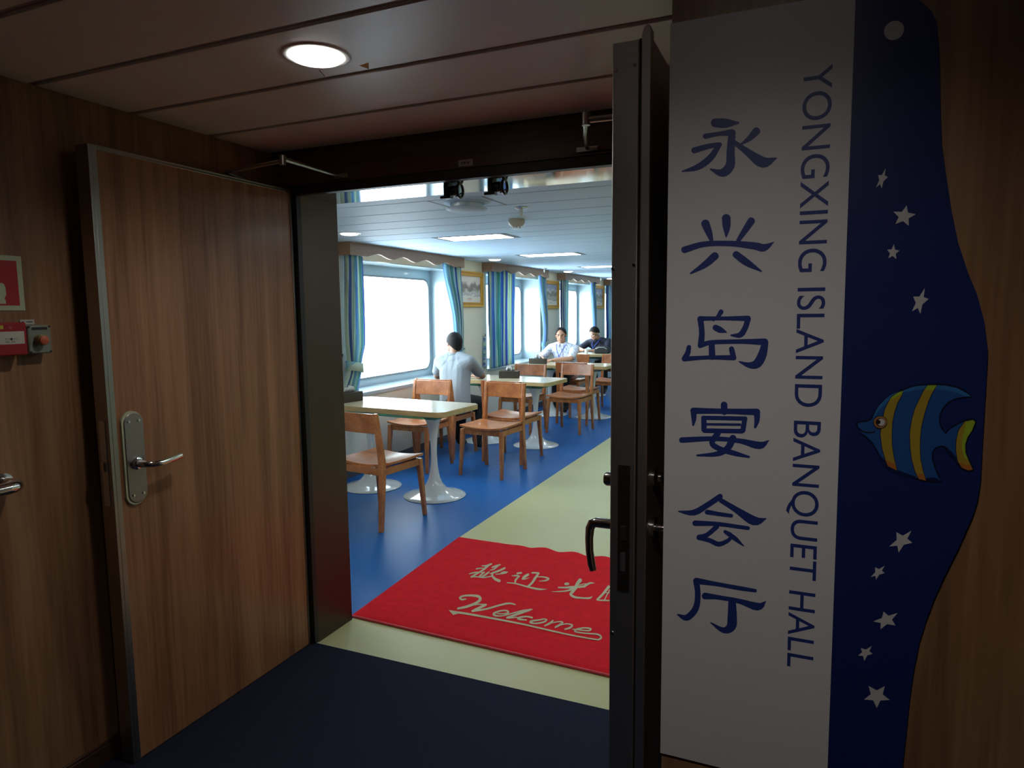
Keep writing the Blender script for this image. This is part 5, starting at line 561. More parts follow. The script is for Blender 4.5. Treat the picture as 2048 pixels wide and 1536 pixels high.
FISH_RIM=[[956,14119,955,14119,959,14118,953,14121,961,14119,953,14124,962,14121,953,14126,984,14159,967,14168,1005,14195,981,14210,1027,14230,999,14251,1051,14262,1021,14290,1077,14293,1047,14325,1103,14323,1072,14358,1128,14349,1097,14388,1153,14373,1122,14415,1177,14394,1149,14440,1203,14412,1178,14461,1231,14429,1208,14479,1260,14446,1237,14496,1268,14454,1248,14499,1272,14466,1259,14496,1270,14483,1270,14484],[1292,14495,1292,14496,1297,14487,1291,14506,1304,14484,1295,14513,1310,14485,1300,14517,1343,14495,1331,14532,1375,14505,1362,14547,1406,14514,1393,14561,1438,14524,1425,14573,1468,14532,1457,14584,1498,14540,1490,14592,1528,14544,1523,14596,1559,14548,1555,14598,1591,14551,1586,14600,1600,14555,1596,14598,1606,14563,1604,14592,1609,14577,1609,14578],[1687,14581,1687,14581,1691,14565,1692,14597,1699,14556,1700,14605,1710,14553,1711,14607,1754,14550,1755,14606,1797,14546,1799,14604,1838,14541,1844,14600,1879,14532,1887,14591,1919,14521,1930,14581,1955,14510,1969,14568,1989,14498,2004,14552,2020,14487,2035,14534,2049,14477,2062,14517,2075,14471,2084,14502,2097,14468,2103,14488,2119,14465,2121,14473,2121,14465,2123,14472,2122,14466,2124,14471,2124,14468,2124,14468]]
FISH_SHADE=[[1016,13616,1017,13616,1015,13613,1019,13617,1014,13611,1022,13617,1015,13608,1023,13615,1038,13558,1057,13575,1060,13507,1091,13535,1086,13461,1124,13499,1113,13421,1153,13467,1143,13386,1180,13439,1184,13354,1213,13414,1236,13327,1258,13390,1295,13307,1312,13366,1352,13290,1365,13345,1407,13278,1416,13328,1460,13271,1467,13312,1513,13263,1519,13297,1520,13264,1525,13294,1526,13268,1529,13288,1530,13277,1530,13277],[1637,13262,1637,13263,1641,13252,1639,13273,1646,13248,1644,13278,1652,13247,1650,13281,1685,13246,1682,13290,1716,13245,1714,13298,1744,13244,1748,13301,1771,13244,1779,13292,1800,13243,1807,13278,1830,13241,1834,13263,1834,13241,1838,13261,1838,13244,1841,13257,1841,13250,1841,13250],[1869,13747,1869,13748,1867,13743,1873,13749,1867,13740,1876,13749,1868,13736,1878,13747,1888,13701,1905,13719,1907,13665,1933,13692,1928,13631,1958,13663,1951,13599,1982,13632,1975,13568,2004,13600,1999,13538,2027,13567,2006,13532,2031,13558,2014,13530,2031,13548,2025,13536,2025,13536]]
FISH_STRIPE_LINE=[[1318,14527,1243,14496,1166,14429,1120,14329,1084,14224,1073,14132,1054,13994,1050,13866,1078,13671,1125,13513,1161,13414,1295,13351,1250,13539,1218,13707,1205,13876,1206,14045,1221,14180,1253,14327,1306,14452],[1602,14613,1725,14615,1675,14499,1634,14378,1596,14199,1566,14020,1560,13864,1562,13708,1580,13542,1615,13388,1660,13243,1560,13254,1504,13372,1457,13540,1429,13720,1415,13924,1431,14106,1462,14266,1513,14413,1555,14526],[2070,14125,2164,14154,2201,14118,2171,13999,2122,13898,2101,13789,2111,13684,2157,13568,2210,13452,2147,13426,2067,13461,2014,13549,1983,13693,1980,13850,2001,13997]]
FISH_STRIPE=[[1314,14518,1248,14488,1173,14423,1128,14325,1093,14222,1082,14130,1063,13993,1058,13867,1087,13674,1133,13517,1167,13422,1288,13357,1241,13537,1209,13706,1197,13876,1197,14046,1212,14182,1245,14330,1298,14456],[1606,14604,1718,14610,1667,14504,1626,14381,1587,14202,1558,14022,1551,13865,1554,13708,1571,13540,1607,13385,1652,13247,1565,13262,1512,13376,1465,13543,1438,13722,1423,13924,1439,14104,1470,14263,1521,14409,1563,14522],[2075,14118,2165,14144,2193,14119,2163,14003,2114,13901,2092,13790,2103,13681,2150,13563,2201,13452,2147,13436,2072,13469,2022,13553,1992,13695,1988,13849,2009,13993]]
FISH_GREEN=[[1314,14518,1248,14488,1173,14423,1147,14377,1231,14425,1292,14465],[1606,14604,1718,14610,1680,14535,1576,14542],[2085,14113,2165,14144,2193,14119,2163,14003,2114,13901,2092,13790,2103,13681,2140,13585,2092,13614,2061,13722,2054,13853,2073,13986]]
FISH_ORANGE=[[1135,13511,1167,13422,1288,13357,1260,13458,1194,13476],[1538,13316,1565,13262,1652,13247,1624,13330,1580,13348],[2024,13551,2072,13469,2147,13436,2201,13452,2173,13516,2098,13515]]
FISH_EYE=[[1136,14056,1134,14031,1126,14008,1113,13987,1095,13971,1073,13960,1050,13955,1026,13957,1003,13966,984,13980,968,13999,958,14021,954,14046,956,14071,964,14094,978,14115,996,14131,1018,14142,1042,14146,1065,14144,1088,14136,1107,14122,1122,14103,1132,14081],[1129,14056,1127,14033,1119,14012,1107,13993,1090,13979,1071,13969,1049,13965,1028,13966,1007,13974,989,13986,975,14004,966,14024,962,14046,964,14069,971,14090,984,14109,1001,14124,1020,14133,1042,14137,1064,14136,1084,14128,1102,14115,1116,14098,1125,14078],[1107,14054,1106,14038,1100,14022,1091,14008,1079,13998,1064,13990,1048,13987,1032,13989,1017,13994,1004,14003,994,14016,987,14031,984,14048,985,14064,991,14080,1000,14094,1012,14104,1027,14112,1043,14115,1059,14113,1074,14108,1087,14098,1097,14086,1104,14071],[1104,14054,1103,14041,1099,14028,1092,14017,1082,14008,1071,14002,1059,13999,1046,14000,1035,14005,1024,14013,1016,14023,1011,14035,1009,14049,1010,14063,1014,14075,1021,14087,1031,14096,1042,14101,1054,14104,1067,14103,1078,14098,1088,14090,1096,14080,1102,14068],[1048,14056,1048,14048,1046,14041,1042,14034,1037,14029,1030,14026,1024,14025,1017,14025,1011,14028,1005,14032,1001,14038,998,14045,997,14053,997,14061,1000,14068,1003,14074,1009,14079,1015,14082,1021,14084,1028,14083,1034,14081,1040,14076,1044,14070,1047,14063]]
FISH_MOUTH=[[793,13921,793,13921,793,13918,795,13923,794,13916,796,13924,796,13915,798,13924,822,13905,825,13915,848,13895,851,13907,876,13889,877,13902,909,13889,909,13903,943,13893,941,13908,969,13900,965,13913,981,13912,973,13919,983,13925,975,13927,984,13936,978,13937,984,13937,978,13938,983,13939,979,13939,981,13940,981,13940]]
def pairs(a): return [(a[i] * 1e-4, a[i + 1] * 1e-4) for i in range(0, len(a), 2)]
def split_words(me, words, f, m, parent):
    # one mesh per word: cut at the widest gaps along the line of text
    spans = sorted((min(me.vertices[v].co.x for v in p.vertices), max(me.vertices[v].co.x for v in p.vertices)) for p in me.polygons)
    end = spans[0][1]; gaps = []
    for a, b in spans:
        if a > end: gaps.append((a - end, (a + end) / 2))
        end = max(end, b)
    cuts = sorted(c for g, c in sorted(gaps)[-(words - 1):]) + [1e9]
    lo = -1e9
    for c in cuts:
        b = MB()
        for p in me.polygons:
            if lo <= p.center.x < c: b.face([f(me.vertices[v].co.x, me.vertices[v].co.y) for v in p.vertices])
        b.build('word', m, parent, smooth=False); lo = c
    bpy.data.meshes.remove(me)
def sign_board():
    YP = 1.0955
    t = thing('sign_board', 'tall white and navy wall sign with blue lettering, stars and a striped fish', 'sign', (0.0, YS, 1.4))
    white = mat('white_print', (0.74, 0.72, 0.73), 0.42, spec=0.35, var=0.01, scale=60)
    navy = mat('navy_print', (0.012, 0.024, 0.135), 0.36, spec=0.45, var=0.05, scale=60)
    letter = mat('blue_lettering', (0.024, 0.045, 0.23), 0.42, var=0.03)
    star = mat('grey_white_print', (0.62, 0.60, 0.60), 0.42, var=0.02)
    P = lambda k: (lambda u, v, d: (u, d - k * 0.0002, v))
    MB().prism([(-0.2035, 0.813), (0.0558, 0.813), (0.0495, 2.004), (-0.2038, 2.004)], lambda u, v, d: (u, d, v), YP, YS).build('white_panel', white, t)
    e = [p for p in pairs(SIGN_EDGE) if 0.813 < p[1] < 2.004]
    poly = [(0.0498, 2.004), (0.100, 2.004)] + e + [(e[-1][0] - 0.001, 0.813), (0.0562, 0.813)]
    bp = MB().prism(poly, lambda u, v, d: (u, d, v), YP - 0.0005, YS).build('blue_panel', navy, t, smooth=False)
    def strips(data, name, m, k, par):
        b = MB()
        for j, s in enumerate(data):
            q = pairs(s); n = len(q) // 2
            b.add([(u, YP - k * 0.0002 - j * 0.00002, v) for u, v in q], [(2 * i, 2 * i + 1, 2 * i + 3, 2 * i + 2) for i in range(n - 1)])
        return b.build(name, m, par, weld=False, smooth=False)
    def polys(data, name, m, k, par):
        b = MB()
        for s in data: b.face([(u, YP - k * 0.0002, v) for u, v in pairs(s)])
        return b.build(name, m, par, smooth=False)
    k = 0
    for cnt in SIGN_COUNTS:
        strips(SIGN_CHARS[k:k + cnt], 'character', letter, 1, t); k += cnt
    me = text_mesh('YONGXING ISLAND BANQUET HALL', 0.05, spacing=1.0)
    xs = [v.co.x for v in me.vertices]; ys = [v.co.y for v in me.vertices]
    me2 = text_mesh('H', 0.05); cap = max(v.co.y for v in me2.vertices); bpy.data.meshes.remove(me2)
    x0, x1 = min(xs), max(xs)
    def f(u, v):
        k = (u - x0) / (x1 - x0)
        return (-0.0133 + 0.0055 * k + v / cap * 0.0372, YP - 0.0002, 1.912 - 0.901 * k)
    split_words(me, 4, f, letter, t)
    for s in SIGN_STARS: polys([s], 'star', star, 4, bp)
    polys([SIGN_MOON], 'moon', star, 4, bp)
    blue = mat('fish_blue', (0.018, 0.085, 0.30), 0.4, var=0.05)
    fb = polys([FISH_BODY], 'fish', blue, 5, t)
    polys([FISH_OUTLINE], 'outline', mat('fish_outline', (0.004, 0.006, 0.03), 0.4, var=0.05), 4, fb)
    lr = mat('fish_light_blue', (0.03, 0.16, 0.42), 0.4, var=0.05)
    for s in FISH_RIM: strips([s], 'light_rim', lr, 6, fb)
    db = mat('fish_dark_blue', (0.006, 0.014, 0.075), 0.4, var=0.05)
    for s in FISH_SHADE: strips([s], 'dark_belly', db, 6, fb)
    mm = mat('fish_stripe_line', (0.015, 0.02, 0.05), 0.4, var=0.05)
    for s in FISH_STRIPE_LINE: polys([s], 'stripe_outline', mm, 7, fb)
    mm = mat('fish_yellow', (0.42, 0.29, 0.03), 0.4, var=0.06, scale=30)
    for s in FISH_STRIPE: polys([s], 'stripe', mm, 8, fb)
    mm = mat('fish_lime', (0.36, 0.50, 0.03), 0.4, var=0.05)
    for s in FISH_GREEN: polys([s], 'green_patch', mm, 9, fb)
    mm = mat('fish_orange', (0.48, 0.16, 0.03), 0.4, var=0.05)
    for s in FISH_ORANGE: polys([s], 'orange_patch', mm, 9, fb)
    cols = [(0.01, 0.012, 0.03), (0.40, 0.19, 0.06), (0.09, 0.03, 0.02), (0.62, 0.58, 0.58), (0.005, 0.005, 0.01)]
    for k, (s, c) in enumerate(zip(FISH_EYE, cols)):
        polys([s], ('eye_outline', 'eye_ring', 'eye_rim', 'eye', 'pupil')[k], mat('fish_eye_%d' % k, c, 0.4, var=0.02), 10 + k, fb)
    strips(FISH_MOUTH, 'mouth', MT['ink'], 10, fb)
sign_board()

def welcome_mat():
    t = thing('doormat', 'red welcome mat with greyish lettering just inside the doorway', 'mat', (-1.1, 3.4, 0))
    FL, FR, BL, BR = Vector((-2.115, 2.752)), Vector((-0.15, 2.671)), Vector((-2.169, 4.055)), Vector((-0.15, 4.012))
    nx, ny = 90, 60
    vs = []; H = 0.0125
    def pt(u, v):
        p = FL.lerp(FR, u).lerp(BL.lerp(BR, u), v)
        wob = max(0, (v - 0.86) / 0.14) * min(1, max(0, (u - 0.2) / 0.1))
        p = p + Vector((0, 0.010 * wob * math.sin(u * 62)))
        return p, 0.006 * wob * (1 + math.sin(u * 62 + 1))
    for j in range(ny + 1):
        for i in range(nx + 1):
            p, dz = pt(i / nx, j / ny)
            edge = i in (0, nx) or j in (0, ny)
            vs.append((p.x, p.y, (0.004 if edge else H) + dz + (0 if edge else random.uniform(-0.0004, 0.0004))))
    fs = [(j * (nx + 1) + i, j * (nx + 1) + i + 1, (j + 1) * (nx + 1) + i + 1, (j + 1) * (nx + 1) + i) for j in range(ny) for i in range(nx)]
    n = len(vs); per = [i for i in range(nx + 1)] + [j * (nx + 1) + nx for j in range(1, ny + 1)] + [ny * (nx + 1) + i for i in range(nx - 1, -1, -1)] + [j * (nx + 1) for j in range(ny - 1, 0, -1)]
    vs += [(vs[i][0], vs[i][1], 0.0) for i in per]
    m = len(per)
    fs += [(per[k], n + k, n + (k + 1) % m, per[(k + 1) % m]) for k in range(m)]
    fs.append(tuple(range(n + m - 1, n - 1, -1)))
    red = mat('red_pile', (0.72, 0.017, 0.027), 0.9, spec=0.1, var=0.2, scale=26, bump=0.7, bscale=420)
    MB().add(vs, fs).build('pile', red, t)
    pts = [(FL + (FR - FL) * k / 40) for k in range(41)]
    MB().tube([(p.x, p.y - 0.004, 0.0068) for p in pts], 0.0066, 10).build('front_binding', mat('pink_red_binding', (0.62, 0.05, 0.075), 0.5, var=0.1, scale=120), t)
    grey = mat('grey_green_lettering', (0.52, 0.50, 0.33), 0.85, spec=0.1, var=0.12, scale=60, bump=0.4, bscale=420)
    def strips(data, name, extra=None):
        b = MB()
        for j, s in enumerate(data):
            q = pairs(s); k = len(q) // 2
            b.add([(u, v, 0.0142 + 0.00004 * j + 0.0000008 * (i // 2)) for i, (u, v) in enumerate(q)], [(2 * i, 2 * i + 1, 2 * i + 3, 2 * i + 2) for i in range(k - 1)])
        if extra: b.face([(u, v, 0.0150) for u, v in pairs(extra)])
        o = b.build(name, grey, t, weld=False, smooth=False)
        return o
    k = 0
    for cnt in MAT_COUNTS:
        strips(MAT_CHARS[k:k + cnt], 'character'); k += cnt
    strips(MAT_WELCOME, 'welcome_lettering', MAT_TAIL)
welcome_mat()
# ================================================================== dining hall
MT['chair_wood'] = wood('chair_wood', (0.36, 0.115, 0.036), (0.50, 0.172, 0.054), (0.62, 0.24, 0.08), (6, 6, 6), 1.6, 0.32, 0.3, 0.4)
MT['table_top'] = mat('cream_laminate', (0.74, 0.65, 0.43), 0.16, spec=0.6, var=0.03, scale=6)
MT['table_edge'] = wood('table_edge_wood', (0.54, 0.38, 0.17), (0.62, 0.45, 0.21), (0.68, 0.51, 0.26), (1, 8, 8), 2, 0.4)
MT['gloss_white'] = mat('white_gloss_fibreglass', (0.76, 0.79, 0.80), 0.12, spec=0.6, coat=0.4, coat_rough=0.05, var=0.01)

def make_chair(label, loc, rz):
    t = thing('dining_chair', label, 'chair', loc, 'wooden dining chairs at the hall tables', True, rz)
    w = MT['chair_wood']
    for s in (-1, 1):
        MB().beam([((s * 0.222, -0.250, 0), 0.014, 0.018), ((s * 0.216, -0.212, 0.42), 0.017, 0.025), ((s * 0.215, -0.212, 0.50), 0.017, 0.026), ((s * 0.213, -0.262, 0.860), 0.0155, 0.015)]).build('leg', w, t, bevel=0.004)
        MB().beam([((s * 0.228, 0.240, 0), 0.014, 0.014), ((s * 0.212, 0.205, 0.452), 0.020, 0.021)]).build('leg', w, t, bevel=0.004)
    f = MB().box(-0.205, 0.205, 0.196, 0.216, 0.402, 0.454).box(-0.205, 0.205, -0.222, -0.202, 0.402, 0.454).box(-0.225, -0.205, -0.20, 0.20, 0.402, 0.454).box(0.205, 0.225, -0.20, 0.20, 0.402, 0.454)
    f.build('seat_frame', w, t, bevel=0.003)
    nx, ny = 14, 8
    top = []; bot = []
    for j in range(ny + 1):
        y = -0.205 + 0.435 * j / ny
        hw = 0.198 if j == 0 else 0.236
        for i in range(nx + 1):
            x = -hw + 2 * hw * i / nx
            z = 0.470 + 0.024 * (abs(x) / 0.236) ** 2 - 0.004 * math.sin(math.pi * j / ny)
            top.append((x, y, z)); bot.append((x, y, z - 0.02))
    q = lambda i, j: j * (nx + 1) + i
    n = len(top); fs = []
    for j in range(ny):
        for i in range(nx):
            fs.append((q(i, j), q(i + 1, j), q(i + 1, j + 1), q(i, j + 1)))
            fs.append((n + q(i, j + 1), n + q(i + 1, j + 1), n + q(i + 1, j), n + q(i, j)))
    for i in range(nx): fs += [(q(i + 1, 0), q(i, 0), n + q(i, 0), n + q(i + 1, 0)), (q(i, ny), q(i + 1, ny), n + q(i + 1, ny), n + q(i, ny))]
    for j in range(ny): fs += [(q(0, j), q(0, j + 1), n + q(0, j + 1), n + q(0, j)), (q(nx, j + 1), q(nx, j), n + q(nx, j), n + q(nx, j + 1))]
    MB().add(top + bot, fs).build('seat', w, t, bevel=0.003)
    vs = []; k = 12
    for z, yo in ((0.712, -0.2415), (0.856, -0.2615)):
        for d in (0.010, -0.010):
            for i in range(k + 1):
                x = -0.199 + 0.398 * i / k
                vs.append((x, yo + d - 0.012 * math.cos(x / 0.199 * math.pi / 2), z))
    a = k + 1; fs = []
    for i in range(k):
        fs += [(i, i + 1, 2 * a + i + 1, 2 * a + i), (a + i + 1, a + i, 3 * a + i, 3 * a + i + 1), (i + 1, i, a + i, a + i + 1), (2 * a + i, 2 * a + i + 1, 3 * a + i + 1, 3 * a + i)]
    fs += [(0, 2 * a, 3 * a, a), (k, a + k, 3 * a + k, 2 * a + k)]
    MB().add(vs, fs).build('backrest', w, t, bevel=0.003)
    return t
R_ = math.radians
c1 = make_chair('wooden dining chair with its back to the doorway, nearest to the door jamb', (-2.925, 4.225, 0), R_(-8))
for loc, rz, lab in (
        ((-3.55, 5.845, 0), 178, 'wooden chair behind the nearest table, window side, back to back with the seated man'),
        ((-2.755, 5.89, 0), 175, 'wooden chair facing the doorway on the aisle side of the nearest table'),
        ((-3.60, 6.50, 0), -3, 'wooden chair the man in the plain pale shirt sits on'),
        ((-2.82, 6.53, 0), -4, 'empty wooden chair beside the man in plain pale shirt, tucked under the second table'),
        ((-3.37, 8.13, 0), 176, 'wooden chair behind the second table, in front of the long blue curtain'),
        ((-2.775, 8.32, 0), 176, 'wooden chair behind the second table on its aisle corner'),
        ((-2.90, 9.06, 0), -4, 'wooden chair pushed up to the near side of the third table'),
        ((-3.43, 10.29, 0), 177, 'wooden chair the man in the patterned shirt sits on'),
        ((-2.79, 10.37, 0), 176, 'wooden chair behind the third table, next to the man in the patterned shirt'),
        ((-3.55, 12.72, 0), 180, 'wooden chair the man in the dark shirt sits on')):
    dup(c1, loc, R_(rz), lab)

def make_table(label, loc, rz):
    t = thing('pedestal_table', label, 'table', loc, 'pale rectangular tables along the windows', True, rz)
    hx, hy, ch = 0.635, 0.30, 0.045
    oct_ = [(-hx + ch, -hy), (hx - ch, -hy), (hx, -hy + ch), (hx, hy - ch), (hx - ch, hy), (-hx + ch, hy), (-hx, hy - ch), (-hx, -hy + ch)]
    MB().prism(oct_, lambda u, v, d: (u, v, d), 0.732, 0.7735).build('table_edge', MT['table_edge'], t, bevel=0.002)
    k = 0.9965
    MB().prism([(u * k, v * 0.994) for u, v in oct_], lambda u, v, d: (u, v, d), 0.7735, 0.7752).build('tabletop', MT['table_top'], t)
    MB().box(-0.50, 0.50, -0.20, 0.20, 0.692, 0.699).build('glass_plate', MT['table_glass'], t, bevel=0.001)
    prof = [(0.0001, 0.0), (0.262, 0.0), (0.266, 0.004), (0.262, 0.010), (0.225, 0.020), (0.18, 0.032), (0.135, 0.048), (0.098, 0.072), (0.070, 0.108), (0.050, 0.155), (0.037, 0.215), (0.0295, 0.285), (0.0265, 0.36), (0.0275, 0.43), (0.033, 0.51), (0.043, 0.58), (0.058, 0.64), (0.076, 0.675), (0.088, 0.692), (0.0001, 0.692)]
    for x in (-0.345, 0.345):
        MB().lathe(prof, (x, 0, 0), 48).build('leg', MT['gloss_white'], t, angle=60)
        MB().lathe([(0.05, 0.699), (0.05, 0.732)], (x, 0, 0), 24).build('mount', MT['steel'], t)
    return t
t1 = make_table('pale pedestal table nearest the doorway', (-3.215, 4.975, 0), R_(-5))
dup(t1, (-3.195, 7.31, 0), R_(-4.5), 'pale pedestal table with the man in the plain pale shirt leaning on it')
dup(t1, (-3.17, 9.56, 0), R_(-3), 'pale pedestal table with the man in the patterned shirt behind it')
dup(t1, (-3.25, 12.02, 0), R_(-3), 'pale pedestal table farthest back, carrying the black bag')

def tissue_box(loc, rz, label, tissue=True, L=0.235, Wd=0.12, H=0.085):
    t = thing('tissue_box', label, 'tissue box', loc, 'dark tissue boxes on the tables', True, rz)
    dk = MT.get('tissue_box') or mat('dark_brown_leatherette', (0.050, 0.042, 0.030), 0.6, spec=0.25, var=0.2, scale=60, bump=0.2, bscale=300)
    MT['tissue_box'] = dk
    b = MB().box(-L / 2, L / 2, -Wd / 2, Wd / 2, 0, H).build('box', dk, t, bevel=0.004)
    MB().box(-L * 0.33, L * 0.33, -0.016, 0.016, H, H + 0.0006).build('slot', MT['black'], t)
    if tissue:
        m = MB(); n = 9
        for k in range(n):
            u = k / (n - 1)
            m.v.append((-0.07 + 0.14 * u, 0.004 * math.sin(k * 2.1), H + 0.0004)); m.v.append((-0.050 + 0.10 * u, 0.03 * math.sin(k * 1.7) - 0.012, H + 0.020 + 0.042 * math.sin(u * 3.0)))
        m.f = [(2 * i, 2 * i + 1, 2 * i + 3, 2 * i + 2) for i in range(n - 1)]
        s = m.build('tissue', mat('white_tissue', (0.80, 0.82, 0.82), 0.8, var=0.02), t)
        s.modifiers.new('thick', 'SOLIDIFY').thickness = 0.001
    return t
tissue_box((-3.742, 4.955, 0.7752), R_(80), 'dark tissue box on the nearest table, partly behind the door jamb')
tissue_box((-3.215, 7.36, 0.7752), R_(14), 'dark tissue box with a raised tissue beside the man in the plain pale shirt')
tissue_box((-3.665, 9.47, 0.7752), R_(2), 'dark tissue box in front of the man in the patterned shirt', True, 0.25, 0.12, 0.08)
n = MB()
for k in range(7):
    n.v += [(-3.76 + 0.02 * k, 7.50 + 0.004 * math.sin(k * 2), 0.7757), (-3.75 + 0.022 * k, 7.52, 0.782 + 0.05 * (k / 6) ** 2 + 0.005 * math.sin(k * 1.9))]
n.f = [(2 * i, 2 * i + 1, 2 * i + 3, 2 * i + 2) for i in range(6)]
n = n.build('napkin', mat('white_napkin', (0.80, 0.82, 0.80), 0.8, var=0.02)); n.modifiers.new('thick', 'SOLIDIFY').thickness = 0.0012
tag(n, 'curled white paper napkin on the second table by the wide untied curtain', 'napkin')
cup = thing('paper_cup', 'small white cup on the farthest table beside the hands of the man in dark shirt', 'cup', (-3.66, 11.92, 0.7752))
MB().lathe([(0.026, 0), (0.033, 0.085), (0.035, 0.087), (0.033, 0.089), (0.0315, 0.085), (0.025, 0.004), (0.0001, 0.004)], (-3.66, 11.92, 0.7752), 24).build('cup_body', MT['white_metal'], cup)

# ------------------------------------------------------------------ pelmets, curtains, pictures
MT['pelmet'] = wood('pelmet_wood', (0.27, 0.155, 0.10), (0.31, 0.18, 0.115), (0.35, 0.21, 0.135), (1, 0.6, 10), 2, 0.5)
PEL = ['over the window with the plain pale-shirted man', 'over the long blue curtain', 'over the window behind the man in patterned shirt', 'at the far end, over the last curtain']
for i, (a, b) in enumerate(BAYS):
    t = thing('window_pelmet', 'beige wooden pelmet with wavy lower edge ' + PEL[i], 'pelmet', (-3.80, (a + b) / 2, ZH), 'wavy pelmets above the windows')
    lo = lambda y: 2.108 + 0.019 * math.cos(2 * math.pi * (y - a - 0.22) / 0.45 + math.pi) if (y - a > 0.2 and b - y > 0.12) else 2.093
    n = 90; prof = [(a + (b - a) * k / n, lo(a + (b - a) * k / n)) for k in range(n + 1)]
    poly = prof + [(b, ZH - 0.001), (a, ZH - 0.001)]
    MB().prism(poly, lambda u, v, d: (d, u, v), -3.820, -3.800).build('front_board', MT['pelmet'], t, smooth=False)
    for y in (a, b - 0.018):
        MB().box(XW - 0.002, -3.82, y, y + 0.018, 2.093, ZH - 0.001).build('end_board', MT['pelmet'], t)
    MB().tube([(-3.885, a + 0.02, 2.150), (-3.885, b - 0.02, 2.150)], 0.008, 10).build('curtain_rail', MT['white_metal'], t)

def curtain_mat():
    m, N, L, b = _new('striped_curtain_fabric')
    uv = N.new('ShaderNodeUVMap'); sp = N.new('ShaderNodeSeparateXYZ'); L.new(uv.outputs[0], sp.inputs[0])
    mul = N.new('ShaderNodeMath'); mul.operation = 'MULTIPLY'; mul.inputs[1].default_value = 1.0; L.new(sp.outputs[0], mul.inputs[0])
    fr = N.new('ShaderNodeMath'); fr.operation = 'FRACT'; L.new(mul.outputs[0], fr.inputs[0])
    cr = N.new('ShaderNodeValToRGB'); cr.color_ramp.interpolation = 'CONSTANT'
    st = [(0.0, (0.52, 0.66, 0.56)), (0.10, (0.10, 0.18, 0.50)), (0.20, (0.24, 0.46, 0.68)), (0.27, (0.56, 0.68, 0.57)), (0.43, (0.22, 0.48, 0.58)), (0.50, (0.13, 0.28, 0.60)), (0.58, (0.38, 0.60, 0.68)), (0.66, (0.56, 0.68, 0.58)), (0.74, (0.10, 0.40, 0.38)), (0.81, (0.20, 0.46, 0.48)), (0.88, (0.30, 0.50, 0.74)), (0.95, (0.10, 0.22, 0.54))]
    el = cr.color_ramp.elements; el[0].position = 0; el[0].color = (*st[0][1], 1); el[1].position = st[1][0]; el[1].color = (*st[1][1], 1)
    for p, c in st[2:]:
        e = el.new(p); e.color = (*c, 1)
    L.new(fr.outputs[0], cr.inputs[0])
    L.new(cr.outputs[0], b.inputs['Base Color']); b.inputs['Roughness'].default_value = 0.7; b.inputs['Sheen Weight'].default_value = 0.2
    tr = N.new('ShaderNodeBsdfTranslucent'); L.new(cr.outputs[0], tr.inputs[0])
    mx = N.new('ShaderNodeMixShader'); mx.inputs[0].default_value = 0.38
    L.new(b.outputs[0], mx.inputs[1]); L.new(tr.outputs[0], mx.inputs[2]); L.new(mx.outputs[0], N['Material Output'].inputs[0])
    return m
MT['curtain'] = curtain_mat()
def set_uv(o, us, vscale=1.0):
    me = o.data; l = me.uv_layers.new(name='UVMap')
    for p in me.polygons:
        for li in p.loop_indices:
            l.data[li].uv = us[me.loops[li].vertex_index]
def curtain(label, spans, folds, u0=0.0, u1=1.0, tie=None, x=-3.885, hook=None, amp=0.030):
    """spans: (z, y left, y right) from top to bottom"""
    y_mid = (spans[0][1] + spans[0][2]) / 2
    t = thing('curtain', label, 'curtain', (x, y_mid, spans[0][0]), 'striped blue curtains')
    nu, nv = folds * 10, 40
    zs = [s[0] for s in spans]
    def at(z):
        for i in range(len(spans) - 1):
            if zs[i] >= z >= zs[i + 1]:
                k = (zs[i] - z) / (zs[i] - zs[i + 1]); k = k * k * (3 - 2 * k)
                return [spans[i][d] + (spans[i + 1][d] - spans[i][d]) * k for d in (1, 2)]
        return spans[-1][1:]
    vs = []; us = []
    for j in range(nv + 1):
        z = zs[0] + (zs[-1] - zs[0]) * j / nv
        a, b = at(z); wfull = spans[0][2] - spans[0][1]
        sq = max(0.35, min(1.0, (b - a) / wfull))
        for i in range(nu + 1):
            u = i / nu
            ph = 2 * math.pi * folds * u
            am = amp * (0.55 + 0.45 * math.sin(3.1 * u + 1.3)) * (0.6 + 0.4 * sq)
            yy = a + (b - a) * (u + 0.012 * math.sin(ph * 2 + j * 0.05))
            vs.append((x + am * math.sin(ph + 0.25 * math.sin(j * 0.12)) + 0.006 * math.sin(ph * 2.3 + j * 0.1), yy, z)); us.append((u0 + (u1 - u0) * u, j / nv))
    fs = [(j * (nu + 1) + i, j * (nu + 1) + i + 1, (j + 1) * (nu + 1) + i + 1, (j + 1) * (nu + 1) + i) for j in range(nv) for i in range(nu)]
    o = MB().add(vs, fs).build('fabric', MT['curtain'], t, weld=False, angle=80); set_uv(o, us)
    o.modifiers.new('thick', 'SOLIDIFY').thickness = 0.002
    if tie:
        z, h, slope = tie; a, b = at(z)
        vs = []; us = []; n = 36
        for k in range(n):
            an = 2 * math.pi * k / n
            yy = (a + b) / 2 + (b - a) / 2 * 1.10 * math.cos(an); xx = x + 0.052 * math.sin(an)
            zz = z + slope * math.cos(an)
            vs += [(xx, yy, zz - h / 2), (xx, yy, zz + h / 2)]; us += [(0.25 + 0.35 * k / n, 0), (0.25 + 0.35 * k / n + 0.08, 1)]
        fs = [(2 * k, (2 * k + 2) % (2 * n), (2 * k + 3) % (2 * n), 2 * k + 1) for k in range(n)]
        o = MB().add(vs, fs).build('tieback', MT['curtain'], t, weld=False); set_uv(o, us)
        o.modifiers.new('thick', 'SOLIDIFY').thickness = 0.003
    if hook:
        MB().tube([(XW - 0.001, hook[0], hook[1]), (XW + 0.03, hook[0], hook[1]), (XW + 0.035, hook[0], hook[1] + 0.03)], 0.006, 8).build('tieback_hook', MT['black'], t)
    return t
